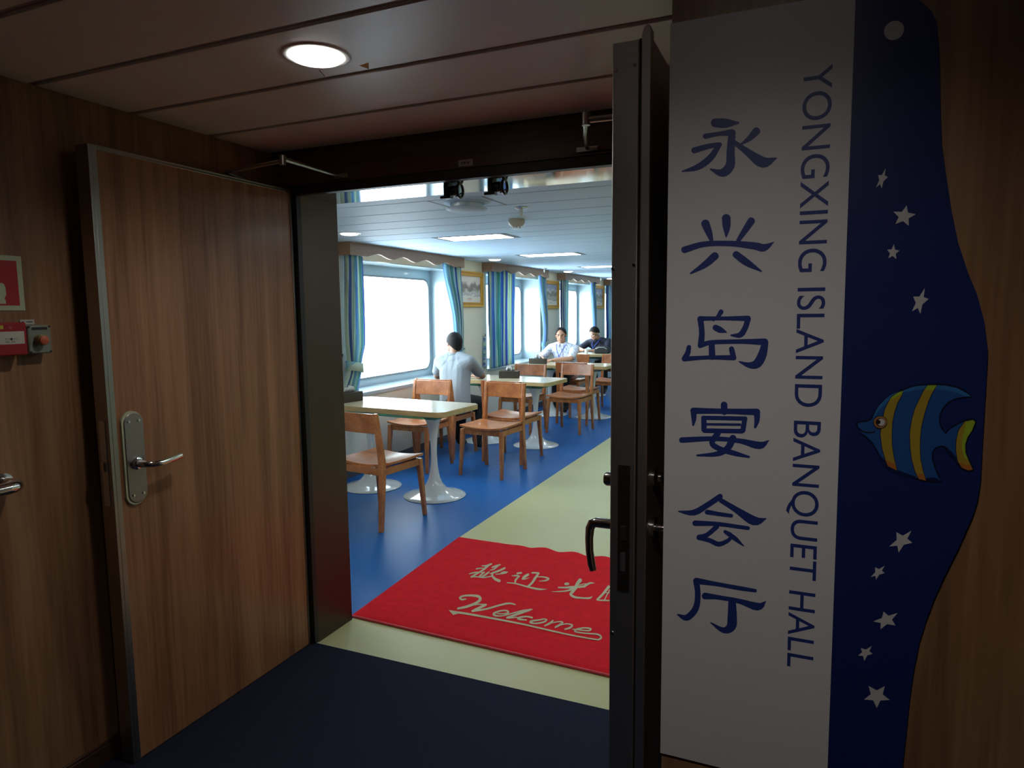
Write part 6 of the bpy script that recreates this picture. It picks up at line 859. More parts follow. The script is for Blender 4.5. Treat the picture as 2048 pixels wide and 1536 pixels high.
curtain('tied pale green and blue curtain at the doorway side of the nearest window', [(2.14, 5.17, 5.43), (1.30, 5.13, 5.43), (1.06, 5.145, 5.36), (0.80, 5.03, 5.30)], 7, 0.0, 1.0, (1.06, 0.085, -0.022), hook=(5.115, 1.16))
curtain('gathered blue curtain beside the first gold picture, above the seated man', [(2.14, 6.98, 7.40), (1.42, 7.21, 7.46), (1.06, 7.28, 7.44), (0.80, 7.17, 7.44)], 8, 0.45, 1.55, x=-3.865, tie=(1.06, 0.085, 0.02))
curtain('wide untied blue striped curtain to the right of the first gold picture', [(2.14, 8.24, 9.14), (1.4, 8.24, 9.10), (0.80, 8.24, 9.09)], 11, 0.42, 1.62, None, amp=0.036)
curtain('gathered blue curtain beside the second gold picture', [(2.14, 10.06, 10.37), (1.25, 10.26, 10.46), (1.02, 10.22, 10.42), (0.80, 10.14, 10.44)], 7, 0.5, 1.5, x=-3.865, tie=(1.04, 0.085, 0.02), hook=(10.415, 1.16))
curtain('blue green curtain straight behind the head of the man in patterned shirt', [(2.14, 11.19, 11.55), (1.4, 11.18, 11.54), (0.80, 11.18, 11.52)], 7, 0.05, 0.95)
curtain('gathered blue curtain beside the farthest gold picture', [(2.14, 12.95, 13.27), (1.24, 13.12, 13.36), (1.04, 13.14, 13.34), (0.80, 13.05, 13.36)], 7, 0.5, 1.5, (1.04, 0.085, 0.02))
curtain('blue curtain farthest from the doorway, cut off by the steel door edge', [(2.14, 14.11, 14.75), (1.4, 14.11, 14.74), (0.80, 14.11, 14.72)], 8, 0.1, 1.2)
# loose tieback hanging by the wide untied curtain
tb = thing('hanging_tieback', 'loose striped tieback hanging from a wall hook by the wide untied curtain', 'curtain tieback', (XW + 0.02, 8.19, 1.24))
MB().tube([(XW - 0.001, 8.175, 1.235), (XW + 0.03, 8.175, 1.235), (XW + 0.035, 8.175, 1.265)], 0.006, 8).build('hook', MT['black'], tb)
vs = []; us = []
for k in range(13):
    q = k / 12; w = 0.010 + 0.032 * min(1, q * 2.2)
    for s in (-1, 1):
        vs.append((XW + 0.020 + 0.008 * math.sin(q * 5 + s), 8.165 + s * w, 1.235 - 0.43 * q)); us.append((0.05 + 1.3 * q, 0.5 + 0.5 * s))
o = MB().add(vs, [(2 * i, 2 * i + 1, 2 * i + 3, 2 * i + 2) for i in range(12)]).build('band', MT['curtain'], tb, weld=False); set_uv(o, us)
o.modifiers.new('thick', 'SOLIDIFY').thickness = 0.004

def art_mat(name, kind):
    m, N, L, b = _new(name)
    tc = N.new('ShaderNodeTexCoord'); sp = N.new('ShaderNodeSeparateXYZ'); L.new(tc.outputs['Generated'], sp.inputs[0])
    nz = N.new('ShaderNodeTexNoise'); nz.inputs['Scale'].default_value = 5.0; nz.inputs['Detail'].default_value = 9; nz.inputs['Distortion'].default_value = 0.7
    L.new(tc.outputs['Generated'], nz.inputs['Vector'])
    # a band of dark hills in the upper half, pale paper below
    ad = N.new('ShaderNodeMath'); ad.operation = 'MULTIPLY_ADD'; ad.inputs[1].default_value = 0.55; L.new(nz.outputs['Fac'], ad.inputs[0]); L.new(sp.outputs[2], ad.inputs[2])
    cr = N.new('ShaderNodeValToRGB'); el = cr.color_ramp.elements
    if kind == 0: st = [(0.38, (0.74, 0.74, 0.70)), (0.52, (0.74, 0.75, 0.72)), (0.58, (0.42, 0.46, 0.50)), (0.66, (0.62, 0.66, 0.66)), (0.74, (0.30, 0.30, 0.26)), (0.84, (0.22, 0.20, 0.20)), (0.95, (0.34, 0.30, 0.30)), (1.04, (0.72, 0.72, 0.70))]
    else: st = [(0.42, (0.70, 0.70, 0.64)), (0.50, (0.68, 0.68, 0.62)), (0.54, (0.30, 0.34, 0.30)), (0.66, (0.50, 0.50, 0.44)), (0.74, (0.20, 0.22, 0.19)), (0.90, (0.25, 0.27, 0.25)), (0.97, (0.60, 0.62, 0.64)), (1.05, (0.28, 0.33, 0.48))]
    sc = N.new('ShaderNodeMath'); sc.operation = 'DIVIDE'; sc.inputs[1].default_value = 1.3; L.new(ad.outputs[0], sc.inputs[0])
    el[0].position = st[0][0] / 1.3; el[0].color = (*st[0][1], 1); el[1].position = st[-1][0] / 1.3; el[1].color = (*st[-1][1], 1)
    for p, c in st[1:-1]:
        e = el.new(p / 1.3); e.color = (*c, 1)
    L.new(sc.outputs[0], cr.inputs[0]); L.new(cr.outputs[0], b.inputs['Base Color']); b.inputs['Roughness'].default_value = 0.5
    return m
MT['gold'] = mat('old_gold_frame', (0.62, 0.34, 0.05), 0.36, 0.3, var=0.2, scale=40, bump=0.25, bscale=120)
MT['gold_bead'] = mat('bright_gold_beading', (0.80, 0.55, 0.12), 0.28, 0.3, var=0.1)
MT['red_ink'] = mat('red_caption_ink', (0.45, 0.06, 0.06), 0.6, var=0.1)
arts = [art_mat('ink_landscape', 0), art_mat('cloudy_hill_landscape', 1)]
def picture(y0, y1, z0, z1, kind, label):
    t = thing('framed_picture', label, 'picture', (XW, (y0 + y1) / 2, (z0 + z1) / 2), 'gold framed pictures between the windows')
    X = XW
    def rr(d): return [(y1 - d, z1 - d), (y0 + d, z1 - d), (y0 + d, z0 + d), (y1 - d, z0 + d)]
    f = MB(); ring(f, rr(0), rr(0.022), X, X + 0.030); ring(f, rr(0.022), rr(0.046), X, X + 0.022); ring(f, rr(0.046), rr(0.060), X, X + 0.026)
    fr = f.build('frame', MT['gold'], t, bevel=0.004)
    bd = MB(); n = 34; mrows = 22
    for k in range(n):
        y = y0 + 0.012 + (y1 - y0 - 0.024) * k / (n - 1)
        for z in (z0 + 0.011, z1 - 0.011): bd.ball((X + 0.030, y, z), 0.0062, 8, 5)
    for k in range(1, mrows):
        z = z0 + 0.012 + (z1 - z0 - 0.024) * k / mrows
        for y in (y0 + 0.011, y1 - 0.011): bd.ball((X + 0.030, y, z), 0.0062, 8, 5)
    bd.build('beading', MT['gold_bead'], fr)
    MB().box(X, X + 0.008, y0 + 0.055, y1 - 0.055, z0 + 0.055, z1 - 0.055).build('artwork', arts[kind], t)
    m = MB(); yc = (y0 + y1) / 2
    for k in range(4):
        y = yc - 0.055 + 0.030 * k; z = z0 + 0.088; c = X + 0.0085
        m.box(X + 0.008, c, y, y + 0.020, z + 0.021, z + 0.025).box(X + 0.008, c, y + (0.004, 0.012, 0.0, 0.008)[k], y + (0.008, 0.016, 0.004, 0.012)[k], z, z + 0.024).box(X + 0.008, c, y + 0.003, y + 0.019, z + (0.008, 0.0, 0.010, 0.004)[k], z + (0.012, 0.004, 0.014, 0.008)[k])
    m.build('caption', MT['red_ink'], t)
picture(4.38, 5.115, 1.63, 2.095, 0, 'gold framed picture half hidden behind the left door jamb')
picture(7.42, 8.155, 1.625, 2.075, 0, 'gold framed ink landscape with red caption next to the seated man\'s curtain')
picture(10.43, 11.165, 1.60, 2.07, 1, 'gold framed landscape with blue grey sky, second one along the windows')
picture(13.40, 14.05, 1.60, 2.07, 1, 'gold framed landscape farthest along the windows, beside the steel door edge')

# ------------------------------------------------------------------ hall ceiling fittings
def hall_downlight(x, y, lab):
    t = downlight('downlight', x, y, ZH, 0.072, MT['hall_lamp'], lab)
    t['group'] = 'round downlights over the window wall'
hall_downlight(-3.43, 4.63, 'round hall downlight above the nearest window pelmet, next to the jamb')
hall_downlight(-3.58, 7.78, 'round hall downlight above the first gold picture')
hall_downlight(-3.63, 10.79, 'round hall downlight above the second gold picture')
hall_downlight(-3.70, 13.70, 'round hall downlight farthest back, cut by the steel door edge')
for y, x0, x1, lab in ((5.216, -2.97, -2.345, 'rectangular ceiling light panel nearest the doorway, behind the smoke detector'), (7.274, -3.06, -2.38, 'rectangular ceiling light panel over the second table'), (9.675, -3.08, -2.30, 'rectangular ceiling light panel farthest from the doorway'),
        (2.814, -2.97, -2.345, 'rectangular ceiling light panel right behind the lintel, hidden by it'),
        (2.814, -0.75, -0.10, 'unseen fill light panel added on the aisle side, hidden by the lintel'),  # added out of view to brighten the nearest chair back and the mat
        (4.187, -0.55, 0.10, 'unseen fill light panel added over the aisle, first from the doorway'), (6.245, -0.55, 0.10, 'unseen fill light panel added over the aisle, second from the doorway'), (8.646, -0.55, 0.10, 'unseen fill light panel added over the aisle, third from the doorway')):  # unseen row added as fill for surfaces turned away from the windows
    t = thing('light_panel', lab, 'ceiling light', ((x0 + x1) / 2, y + 0.17, ZH), 'recessed light panels in the hall ceiling')
    f = MB(); z0, z1 = ZH - 0.003, ZH + 0.0
    for a in ((x0 - 0.04, x0 + 0.02, y + 0.006, y + 0.337), (x1 - 0.02, x1 + 0.04, y + 0.006, y + 0.337), (x0 + 0.02, x1 - 0.02, y + 0.006, y + 0.022), (x0 + 0.02, x1 - 0.02, y + 0.321, y + 0.337)): f.box(a[0], a[1], a[2], a[3], z0, z1)
    f.build('frame', MT['hall_groove'], t)
    MB().box(x0 + 0.02, x1 - 0.02, y + 0.022, y + 0.321, ZH - 0.0035, ZH - 0.0005).build('diffuser', MT['light_panel'], t)
def air_vent():
    x, y = -1.86, 3.655
    t = thing('air_diffuser', 'white round air diffuser in the hall ceiling just past the lintel', 'air vent', (x, y, ZH))
    MB().lathe([(0.135, 0.0), (0.137, -0.004), (0.115, -0.010), (0.100, -0.010), (0.100, 0.0)], (x, y, ZH), 40).build('outer_ring', MT['hall_ceiling'], t)
    MB().lathe([(0.098, 0.004), (0.098, -0.034), (0.094, -0.034), (0.094, 0.004)], (x, y, ZH), 40).build('throat', MT['dark_steel'], t)
    MB().lathe([(0.0001, -0.052), (0.09, -0.050), (0.118, -0.042), (0.124, -0.036), (0.118, -0.033), (0.0001, -0.033)], (x, y, ZH), 40).build('centre_plate', MT['hall_ceiling'], t)
    m = MB()
    for xx in (-2.035, -1.685): m.box(xx - 0.006, xx + 0.006, 3.505, 3.838, ZH - 0.0012, ZH)
    m.build('tile_joint', MT['hall_groove'], t)
air_vent()
def sprinkler(x, y, label, s=1.0):
    t = thing('sprinkler', label, 'sprinkler', (x, y, ZH), 'ceiling sprinklers in the hall')
    MB().lathe([(0.040 * s, 0), (0.042 * s, -0.004), (0.030 * s, -0.010), (0.012 * s, -0.012), (0.012 * s, 0)], (x, y, ZH), 28).build('rose', MT['chrome'], t)
    b = MB().lathe([(0.011 * s, -0.010), (0.012 * s, -0.030), (0.008 * s, -0.036), (0.005 * s, -0.052), (0.002 * s, -0.064)], (x, y, ZH), 16)
    for k in (-1, 1): b.tube([(x + k * 0.011 * s, y, ZH - 0.026), (x + k * 0.012 * s, y, ZH - 0.046), (x + k * 0.004 * s, y, ZH - 0.06)], 0.0025 * s, 6)
    b.build('nozzle', MT['dark_steel'], t)
sprinkler(-1.645, 3.975, 'steel ceiling sprinkler above the smoke detector, near the doorway')
sprinkler(-3.66, 9.75, 'small ceiling sprinkler over the second pelmet')
sprinkler(-3.70, 13.0, 'small ceiling sprinkler over the third pelmet')
def smoke_detector():
    x, y = -1.885, 4.47
    t = thing('smoke_detector', 'cream domed smoke detector on the hall ceiling in front of the nearest light panel', 'smoke detector', (x, y, ZH))
    cr = mat('aged_cream_plastic', (0.52, 0.50, 0.42), 0.45, var=0.04)
    MB().lathe([(0.058, 0), (0.060, -0.012), (0.056, -0.030), (0.046, -0.044), (0.030, -0.052), (0.0001, -0.054)], (x, y, ZH), 36).build('housing', cr, t)
    g = MB()
    for k in range(8):
        a = k * math.pi / 4; g.beam([((x + 0.026 * math.cos(a), y + 0.026 * math.sin(a), ZH - 0.066), 0.003, 0.003), ((x + 0.030 * math.cos(a), y + 0.030 * math.sin(a), ZH - 0.050), 0.003, 0.003)])
    g.lathe([(0.0001, -0.067), (0.028, -0.066), (0.029, -0.063), (0.0001, -0.063)], (x, y, ZH), 28)
    g.build('sensor_cage', MT['dark_steel'], t)
smoke_detector()
# ================================================================== people
MT['skin'] = mat('skin', (0.44, 0.235, 0.15), 0.5, var=0.06, scale=14, spec=0.35)
MT['hair'] = mat('black_hair', (0.008, 0.007, 0.007), 0.65, spec=0.25, var=0.4, scale=90, bump=0.3, bscale=200)
MT['trousers'] = mat('dark_trousers', (0.014, 0.014, 0.017), 0.8, var=0.2)
MT['shoe'] = mat('black_leather', (0.012, 0.011, 0.011), 0.4, var=0.2)
MT['dark_eye'] = mat('dark_eye', (0.015, 0.011, 0.010), 0.35, var=0.1)
MT['lip'] = mat('lip', (0.36, 0.15, 0.12), 0.5, var=0.06)

def capsule(mb, a, ra, b, rb, seg=14):
    a, b = Vector(a), Vector(b); d = (b - a); L = d.length; d.normalize()
    pts = []; rs = []
    for k in (1.0, 0.87, 0.5): pts.append(a - d * ra * k); rs.append(max(1e-4, ra * math.sqrt(max(0, 1 - k * k))))
    for k in range(5): pts.append(a + d * L * k / 4); rs.append(ra + (rb - ra) * k / 4)
    for k in (0.5, 0.87, 1.0): pts.append(b + d * rb * k); rs.append(max(1e-4, rb * math.sqrt(max(0, 1 - k * k))))
    mb.tube(pts, rs, seg)
def ellipsoid(mb, c, r, rot=None):
    m = MB().ball((0, 0, 0), 1.0, 18, 12, r)
    R = rot or Matrix.Identity(3)
    mb.add([Vector(c) + R @ Vector(v) for v in m.v], m.f)
def chain(mb, pts):
    for (a, ra), (b, rb) in zip(pts, pts[1:]): capsule(mb, a, ra, b, rb)
def blend(mb, name, m, parent=None, voxel=0.008, smooth=3, tidy=None):
    """fuse overlapping volumes into one continuous skin"""
    me = bpy.data.meshes.new('tmp'); me.from_pydata(mb.v, [], mb.f)
    bm = bmesh.new(); bm.from_mesh(me); bmesh.ops.recalc_face_normals(bm, faces=bm.faces); bm.to_mesh(me); bm.free()
    o = bpy.data.objects.new('tmp', me); COL.objects.link(o)
    r = o.modifiers.new('fuse', 'REMESH'); r.mode = 'VOXEL'; r.voxel_size = voxel; r.use_smooth_shade = True
    s = o.modifiers.new('smooth', 'SMOOTH'); s.iterations = smooth; s.factor = 0.5
    dg = bpy.context.evaluated_depsgraph_get()
    res = bpy.data.meshes.new_from_object(o.evaluated_get(dg)); bpy.data.objects.remove(o)
    for p in res.polygons: p.use_smooth = True
    res.name = name
    return link(name, res, m, parent)

def hand(mb, wrist, fdir, palm_n, curl=0.35, side=1, s=1.0):
    """palm, four unequal bent fingers and a thumb leaving the side of the palm"""
    w = Vector(wrist); f = Vector(fdir).normalized(); n = Vector(palm_n); n = (n - f * n.dot(f)).normalized(); t = f.cross(n) * side
    ellipsoid_pts = [(w + f * 0.020 * s, 0.024 * s), (w + f * 0.062 * s, 0.028 * s)]
    for off in (-0.022, -0.007, 0.008, 0.022):
        capsule(mb, w + t * off * 0.7 * s, 0.015 * s, w + f * 0.075 * s + t * off * s, 0.0125 * s, 10)
    for off, L in ((-0.028, 0.058), (-0.009, 0.070), (0.010, 0.076), (0.028, 0.068)):
        p = w + f * 0.078 * s + t * off * s; d = f.copy(); ln = L * s / 3
        for k in range(3):
            d = (d + n * curl * (0.6 + 0.4 * k)).normalized(); q = p + d * ln
            capsule(mb, p, (0.0098 - 0.0010 * k) * s, q, (0.0088 - 0.0010 * k) * s, 8); p = q
    p = w + f * 0.022 * s + t * 0.028 * s; d = (f * 0.75 + t * 0.65 + n * 0.25).normalized()
    q = p + d * 0.038 * s; capsule(mb, p, 0.0125 * s, q, 0.0105 * s, 8)
    capsule(mb, q, 0.0105 * s, q + (d * 0.6 + f * 0.6 + n * 0.2).normalized() * 0.030 * s, 0.0085 * s, 8)

def head_frame(face, tilt_up):
    f = Vector(face).normalized(); u = Vector(tilt_up); u = (u - f * u.dot(f)).normalized(); r = f.cross(u)
    return Matrix((r, f, u)).transposed()      # local x right, y forward, z up
def head_volumes(mb, c, H, s=1.0):
    P = lambda x, y, z: Vector(c) + H @ Vector((x * s, y * s, z * s))
    E = lambda x, y, z, r: ellipsoid(mb, P(x, y, z), tuple(k * s for k in r), H)
    E(0, -0.012, 0.030, (0.076, 0.095, 0.088))            # skull
    E(0, 0.030, -0.030, (0.062, 0.062, 0.080))            # face
    E(0, 0.052, -0.088, (0.034, 0.034, 0.028))            # chin
    E(0, 0.072, 0.018, (0.050, 0.020, 0.016))             # brow
    for k in (-1, 1):
        E(k * 0.040, 0.056, -0.025, (0.024, 0.024, 0.022)); E(k * 0.046, 0.022, -0.066, (0.022, 0.036, 0.026))
        E(k * 0.079, -0.008, -0.012, (0.009, 0.020, 0.031))
    capsule(mb, P(0, 0.088, 0.008), 0.009 * s, P(0, 0.104, -0.030), 0.013 * s, 10)
    for k in (-1, 1): E(k * 0.012, 0.092, -0.035, (0.009, 0.012, 0.008))
    E(0, 0.082, -0.062, (0.024, 0.014, 0.012))
    return P
def face_parts(body, P, H, s=1.0, brow=True):
    def disc(x, y, z, r, name, m, roll=0.0):
        b = MB(); ellipsoid(b, P(x, y, z), tuple(k * s for k in r), H @ Matrix.Rotation(roll, 3, 'Y')); b.build(name, m, body)
    for k in (-1, 1):
        disc(k * 0.031, 0.0835, 0.000, (0.0135, 0.006, 0.0050), 'eye', MT['dark_eye'])
        if brow: disc(k * 0.032, 0.0885, 0.021, (0.019, 0.006, 0.0042), 'eyebrow', MT['hair'], k * 0.12)
    disc(0, 0.0945, -0.063, (0.022, 0.0055, 0.0060), 'lips', MT['lip'])
def hair_cap(body, P, H, s, front, back, side, name='hair'):
    """closed cap over the skull; heights are the hairline at forehead, nape and ears"""
    vs = []; n = 40; rows = 12
    top = P(0, -0.014, 0.126)
    for j in range(rows + 1):
        for i in range(n):
            a = 2 * math.pi * i / n; cy, cx = math.cos(a), math.sin(a)      # a=0 forward
            low = side + (front - side) * max(0, cy) ** 1.5 + (back - side) * max(0, -cy) ** 1.3
            t = j / rows; zz = 0.122 + (low - 0.122) * t ** 1.0
            q = max(-1, min(1, (zz - 0.020) / 0.102)); rr = math.sqrt(max(0.0, 1 - q * q)) if q > 0 else 1.0 - 0.10 * (-q)
            thick = 1.0 + 0.0 * t
            vs.append(P(cx * 0.0835 * rr * thick, -0.014 + cy * 0.1035 * rr * thick, zz))
    fs = [(j * n + i, j * n + (i + 1) % n, (j + 1) * n + (i + 1) % n, (j + 1) * n + i) for j in range(rows) for i in range(n)]
    m = MB().add(vs, fs); m.face([vs[i] for i in range(n)])
    o = m.build(name, MT['hair'], body, angle=80)
    o.modifiers.new('thick', 'SOLIDIFY').thickness = 0.010 * s
    o.modifiers['thick'].offset = 0.0
    return o

def seated(label, name_cloth, shirt_mat, pelvis, chest, neck, head_c, face, up, shoulders, elbows, wrists, hands, knees, ankles, toes, s=1.0, lanyard=None, hair=(0.085, -0.045, 0.02), collar=True, sleeve=0.86, glasses=False, placket=False, hs=1.0):
    H = head_frame(face, up)
    b = MB()
    P = head_volumes(b, head_c, H, hs)
    hc = Vector(head_c)
    chain(b, [(neck, 0.058), (P(0, -0.022, -0.055), 0.054)])
    chain(b, [(pelvis, 0.105), (chest, 0.100), (Vector(chest).lerp(Vector(neck), 0.6), 0.075), (neck, 0.056)])
    for k in (0, 1):
        chain(b, [(Vector(neck).lerp(Vector(shoulders[k]), 0.35), 0.052), (shoulders[k], 0.050)])
        el, wr = Vector(elbows[k]), Vector(wrists[k])
        chain(b, [(shoulders[k], 0.052), (el, 0.039), (el.lerp(wr, 0.35), 0.040), (wr, 0.026)])
        hand(b, wr, hands[k][0], hands[k][1], hands[k][2], hands[k][3])
        hip = Vector(pelvis) + (Vector(knees[k]) - Vector(pelvis)) * 0.12
        chain(b, [(hip, 0.092), (knees[k], 0.056), (ankles[k], 0.038)])
        chain(b, [(ankles[k], 0.036), (toes[k], 0.030)])
    body = blend(b, 'person', MT['skin'], None, 0.0058, 2)
    tag(body, label, 'person')
    body.location = (0, 0, 0)
    face_parts(body, P, H, hs)
    hair_cap(body, P, H, hs, *hair)
    # shirt
    c = MB()
    pv, ch, nk = Vector(pelvis), Vector(chest), Vector(neck)
    side = (Vector(shoulders[1]) - Vector(shoulders[0])).normalized()
    for f in (-1, 1):
        chain(c, [(pv + side * 0.065 * f + Vector((0, 0, -0.02)), 0.118), (pv.lerp(ch, 0.5) + side * 0.060 * f, 0.114), (ch + side * 0.070 * f, 0.117), (ch.lerp(nk, 0.55) + side * 0.065 * f, 0.088)])
    chain(c, [(pv, 0.112), (pv.lerp(ch, 0.5), 0.114), (ch, 0.116), (ch.lerp(nk, 0.6), 0.092)])
    chain(c, [(ch.lerp(nk, 0.5), 0.10), (nk - Vector((0, 0, 0.025)), 0.068)])
    for k in (0, 1):
        sh, el = Vector(shoulders[k]), Vector(elbows[k])
        chain(c, [(nk.lerp(sh, 0.30) - Vector((0, 0, 0.012)), 0.072), (sh, 0.068)])
        chain(c, [(ch + (sh - ch) * 0.55, 0.10), (sh, 0.070), (sh.lerp(el, 0.5), 0.064), (sh.lerp(el, sleeve - 0.12), 0.062)])
        e2 = sh.lerp(el, sleeve); d = (el - sh).normalized()
        c.tube([sh.lerp(el, 0.4), e2], [0.058, 0.066], 18)
    shirt = blend(c, name_cloth, shirt_mat, body, 0.008, 4)
    if collar:
        k = MB(); n = 28; r0 = 0.068
        fd = Vector((face[0], face[1], 0)).normalized() if abs(face[2]) < 0.95 else Vector((0, -1, 0))
        for j, (zz, rr) in enumerate(((-0.030, 0.076), (0.018, 0.069), (0.022, 0.073), (-0.012, 0.087))):
            for i in range(n + 1):
                a = math.radians(18) + 2 * math.pi * (1 - 0.1) * i / n
                bd = Vector((pv.x - pv.x, 0, 0)); fr = FRONT[label[:9]] if label[:9] in FRONT else fd
                rt = fr.cross(Vector((0, 0, 1)))
                k.v.append(nk + (fr * math.cos(a) + rt * math.sin(a)) * rr + Vector((0, 0, zz - 0.018 * max(0, math.cos(a)))))
        k.f = [(j * (n + 1) + i, j * (n + 1) + i + 1, (j + 1) * (n + 1) + i + 1, (j + 1) * (n + 1) + i) for j in range(3) for i in range(n)]
        o = k.build('collar', shirt_mat, shirt, weld=False, angle=80); o.modifiers.new('thick', 'SOLIDIFY').thickness = 0.003
    # trousers and shoes
    tr = MB()
    for k in (0, 1):
        hip = Vector(pelvis) + (Vector(knees[k]) - Vector(pelvis)) * 0.10
        chain(tr, [(Vector(pelvis) - Vector((0, 0, 0.02)), 0.125), (hip, 0.105), (knees[k], 0.070), (Vector(ankles[k]) + Vector((0, 0, 0.03)), 0.055)])
    blend(tr, 'trousers', MT['trousers'], body, 0.010, 3)
    for k in (0, 1):
        q = MB(); chain(q, [(Vector(ankles[k]) - Vector((0, 0, 0.005)), 0.045), (Vector(ankles[k]).lerp(Vector(toes[k]), 0.6), 0.042), (toes[k], 0.036)])
        blend(q, 'shoe', MT['shoe'], body, 0.008, 2)
    return body, P, H, shirt
FRONT = {'man in a ': Vector((0, 1, 0)), 'man in pat': Vector((0, -1, 0))}

pale = mat('pale_grey_polo', (0.31, 0.35, 0.375), 0.85, spec=0.2, var=0.05, scale=9, bump=0.5, bscale=16)
FRONT.clear(); FRONT['seated ma'] = Vector((0, 1, 0))
seated('seated man in a plain pale polo shirt seen from behind, looking out of the window', 'polo_shirt', pale,
       (-3.455, 6.43, 0.60), (-3.520, 6.565, 0.905), (-3.560, 6.645, 1.095), (-3.590, 6.680, 1.220), (-0.80, 0.58, -0.05), (-0.06, 0.10, 1),
       [(-3.735, 6.615, 1.015), (-3.345, 6.585, 1.020)], [(-3.885, 6.80, 0.835), (-3.350, 6.90, 0.840)], [(-3.74, 7.06, 0.835), (-3.53, 7.11, 0.812)],
       [((0.5, 0.85, 0.0), (0, 0, -1), 0.25, 1), ((-0.95, 0.3, 0.0), (0, 0, -1), 0.25, -1)],
       [(-3.60, 6.86, 0.545), (-3.38, 6.86, 0.545)], [(-3.62, 6.84, 0.085), (-3.37, 6.78, 0.085)], [(-3.64, 6.98, 0.040), (-3.36, 6.92, 0.040)], hair=(0.075, -0.085, -0.002), sleeve=0.72)

def pattern_shirt():
    m, N, L, b = _new('white_blue_patterned_shirt')
    tc = N.new('ShaderNodeTexCoord'); mp = N.new('ShaderNodeMapping'); mp.inputs['Scale'].default_value = (1, 1, 0.6); L.new(tc.outputs['Object'], mp.inputs[0])
    vo = N.new('ShaderNodeTexVoronoi'); vo.inputs['Scale'].default_value = 38; L.new(mp.outputs[0], vo.inputs['Vector'])
    cr = N.new('ShaderNodeValToRGB'); e = cr.color_ramp.elements
    e[0].position = 0.28; e[0].color = (0.34, 0.40, 0.56, 1); e[1].position = 0.50; e[1].color = (0.70, 0.73, 0.80, 1)
    L.new(vo.outputs['Distance'], cr.inputs[0]); L.new(cr.outputs[0], b.inputs['Base Color']); b.inputs['Roughness'].default_value = 0.8
    return m
FRONT.clear(); FRONT['man in a w'[:9]] = Vector((0.15, -1, 0)); FRONT['man in a '] = Vector((0.15, -1, 0))
m2, P2, H2, S2 = seated('man in a white patterned short sleeved shirt leaning on the third table', 'patterned_shirt', pattern_shirt(),
       (-3.45, 10.29, 0.60), (-3.500, 10.20, 0.885), (-3.515, 10.135, 1.045), (-3.515, 10.09, 1.185), (0.20, -0.97, -0.10), (-0.06, -0.05, 1),
       [(-3.705, 10.16, 0.975), (-3.305, 10.16, 0.965)], [(-3.82, 9.98, 0.825), (-3.30, 9.93, 0.825)], [(-3.70, 9.80, 0.815), (-3.53, 9.80, 0.812)],
       [((0.75, -0.55, -0.05), (0, 0, -1), 0.35, -1), ((-0.95, -0.10, -0.03), (0, 0, -1), 0.35, 1)],
       [(-3.57, 9.86, 0.545), (-3.36, 9.86, 0.545)], [(-3.57, 9.90, 0.085), (-3.36, 9.92, 0.085)], [(-3.58, 9.76, 0.040), (-3.35, 9.78, 0.040)], hair=(0.095, -0.06, -0.005))
navy = mat('dark_navy_shirt', (0.016, 0.020, 0.040), 0.75, var=0.15)
m3, P3, H3, S3 = seated('man in a dark shirt with glasses bent over the farthest table', 'dark_shirt', navy,
       (-3.52, 12.72, 0.60), (-3.58, 12.62, 0.87), (-3.615, 12.52, 1.015), (-3.665, 12.44, 1.135), (-0.42, -0.82, -0.42), (-0.30, -0.42, 0.85),
       [(-3.80, 12.50, 0.945), (-3.42, 12.58, 0.965)], [(-3.93, 12.30, 0.835), (-3.40, 12.32, 0.825)], [(-3.80, 12.17, 0.825), (-3.62, 12.18, 0.815)],
       [((0.7, -0.5, 0.1), (0.2, -0.2, -1), 0.45, -1), ((-0.9, -0.25, 0.1), (0, -0.2, -1), 0.45, 1)],
       [(-3.62, 12.29, 0.545), (-3.43, 12.29, 0.545)], [(-3.62, 12.33, 0.085), (-3.43, 12.35, 0.085)], [(-3.63, 12.19, 0.040), (-3.42, 12.21, 0.040)], hair=(0.072, -0.05, 0.0))
g = MB()
for k in (-1, 1):
    pts = [P3(k * 0.033 + 0.024 * math.cos(a * math.pi / 8), 0.102, -0.002 + 0.017 * math.sin(a * math.pi / 8)) for a in range(17)]
    g.tube(pts, 0.0016, 6, False); g.tube([P3(k * 0.057, 0.100, 0.002), P3(k * 0.080, 0.04, 0.004), P3(k * 0.083, -0.01, 0.0)], 0.0016, 6)
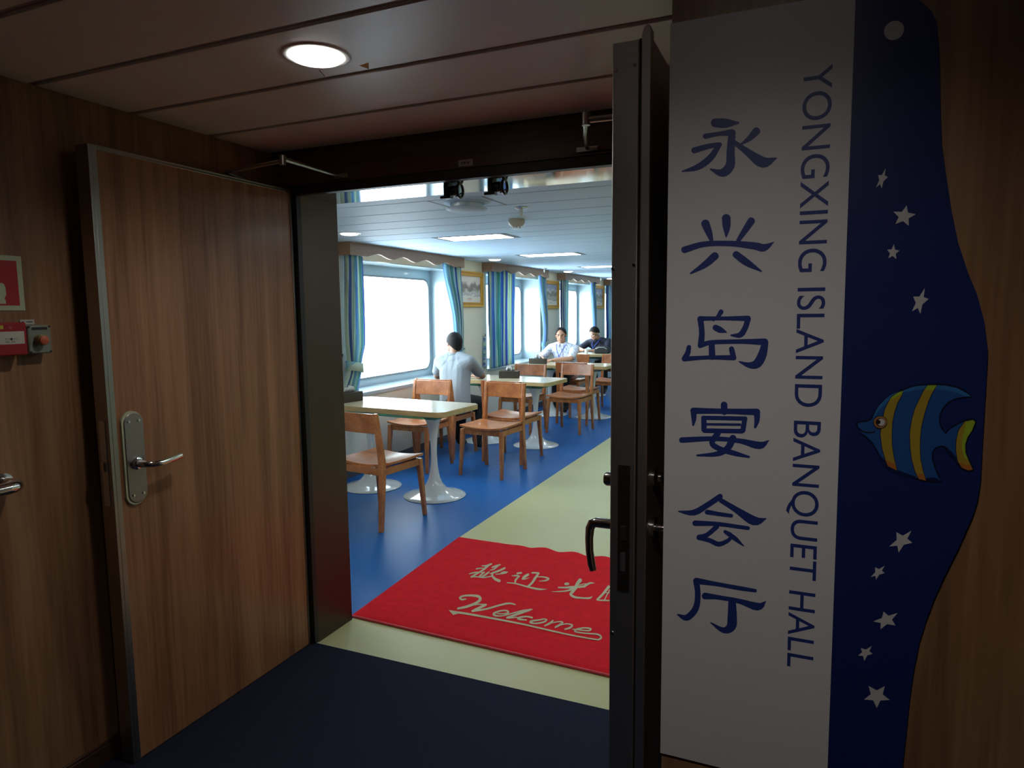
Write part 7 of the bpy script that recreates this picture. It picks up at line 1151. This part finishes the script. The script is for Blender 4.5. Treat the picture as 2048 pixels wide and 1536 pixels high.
g.tube([P3(-0.009, 0.104, 0.002), P3(0.009, 0.104, 0.002)], 0.0016, 6)
g.build('glasses', MT['chrome'], m3)
def lanyard(body, shirt, neck, front, drop, m, badge=True):
    nk = Vector(neck); fr = Vector(front).normalized(); rt = fr.cross(Vector((0, 0, 1)))
    b = MB()
    for k in (-1, 1):
        b.tube([nk + rt * 0.070 * k - fr * 0.02 + Vector((0, 0, 0.022)), nk + rt * 0.072 * k + fr * 0.075 + Vector((0, 0, -0.018)), nk + rt * 0.040 * k + fr * 0.155 + Vector((0, 0, -0.10)), nk + fr * 0.175 + Vector((0, 0, -drop))], 0.0055, 8)
    b.build('lanyard', m, body)
MT['lanyard'] = mat('blue_lanyard', (0.035, 0.07, 0.42), 0.5, var=0.05)
lanyard(m2, S2, (-3.515, 10.135, 1.045), (0.08, -1, 0), 0.20, MT['lanyard'])
lanyard(m3, S3, (-3.615, 12.52, 1.015), (-0.3, -1, 0), 0.17, MT['lanyard'])
# bag on the farthest table
bag = thing('bag', 'black zipped bag on the farthest table in front of the man in dark shirt', 'bag', (-3.40, 12.05, 0.7752))
b = MB(); prof = [(-0.135, 0.0), (0.135, 0.0), (0.143, 0.03), (0.135, 0.085), (0.105, 0.122), (0.05, 0.137), (-0.05, 0.137), (-0.105, 0.122), (-0.135, 0.085), (-0.143, 0.03)]
b.prism(prof, lambda u, v, d: (-3.40 + u, d, 0.7752 + v), 11.99, 12.13)
b.build('bag_body', mat('black_nylon', (0.018, 0.019, 0.020), 0.6, var=0.2, scale=40, bump=0.15, bscale=200), bag, bevel=0.022, seg=3)
MB().tube([(-3.505, 11.988, 0.862), (-3.45, 11.984, 0.890), (-3.35, 11.984, 0.890), (-3.295, 11.988, 0.862)], 0.004, 8).build('zip', MT['dark_steel'], bag)
MB().tube([(-3.47, 12.06, 0.908), (-3.45, 12.06, 0.935), (-3.35, 12.06, 0.935), (-3.33, 12.06, 0.908)], 0.007, 8).build('handle', MT['black_gloss'], bag)
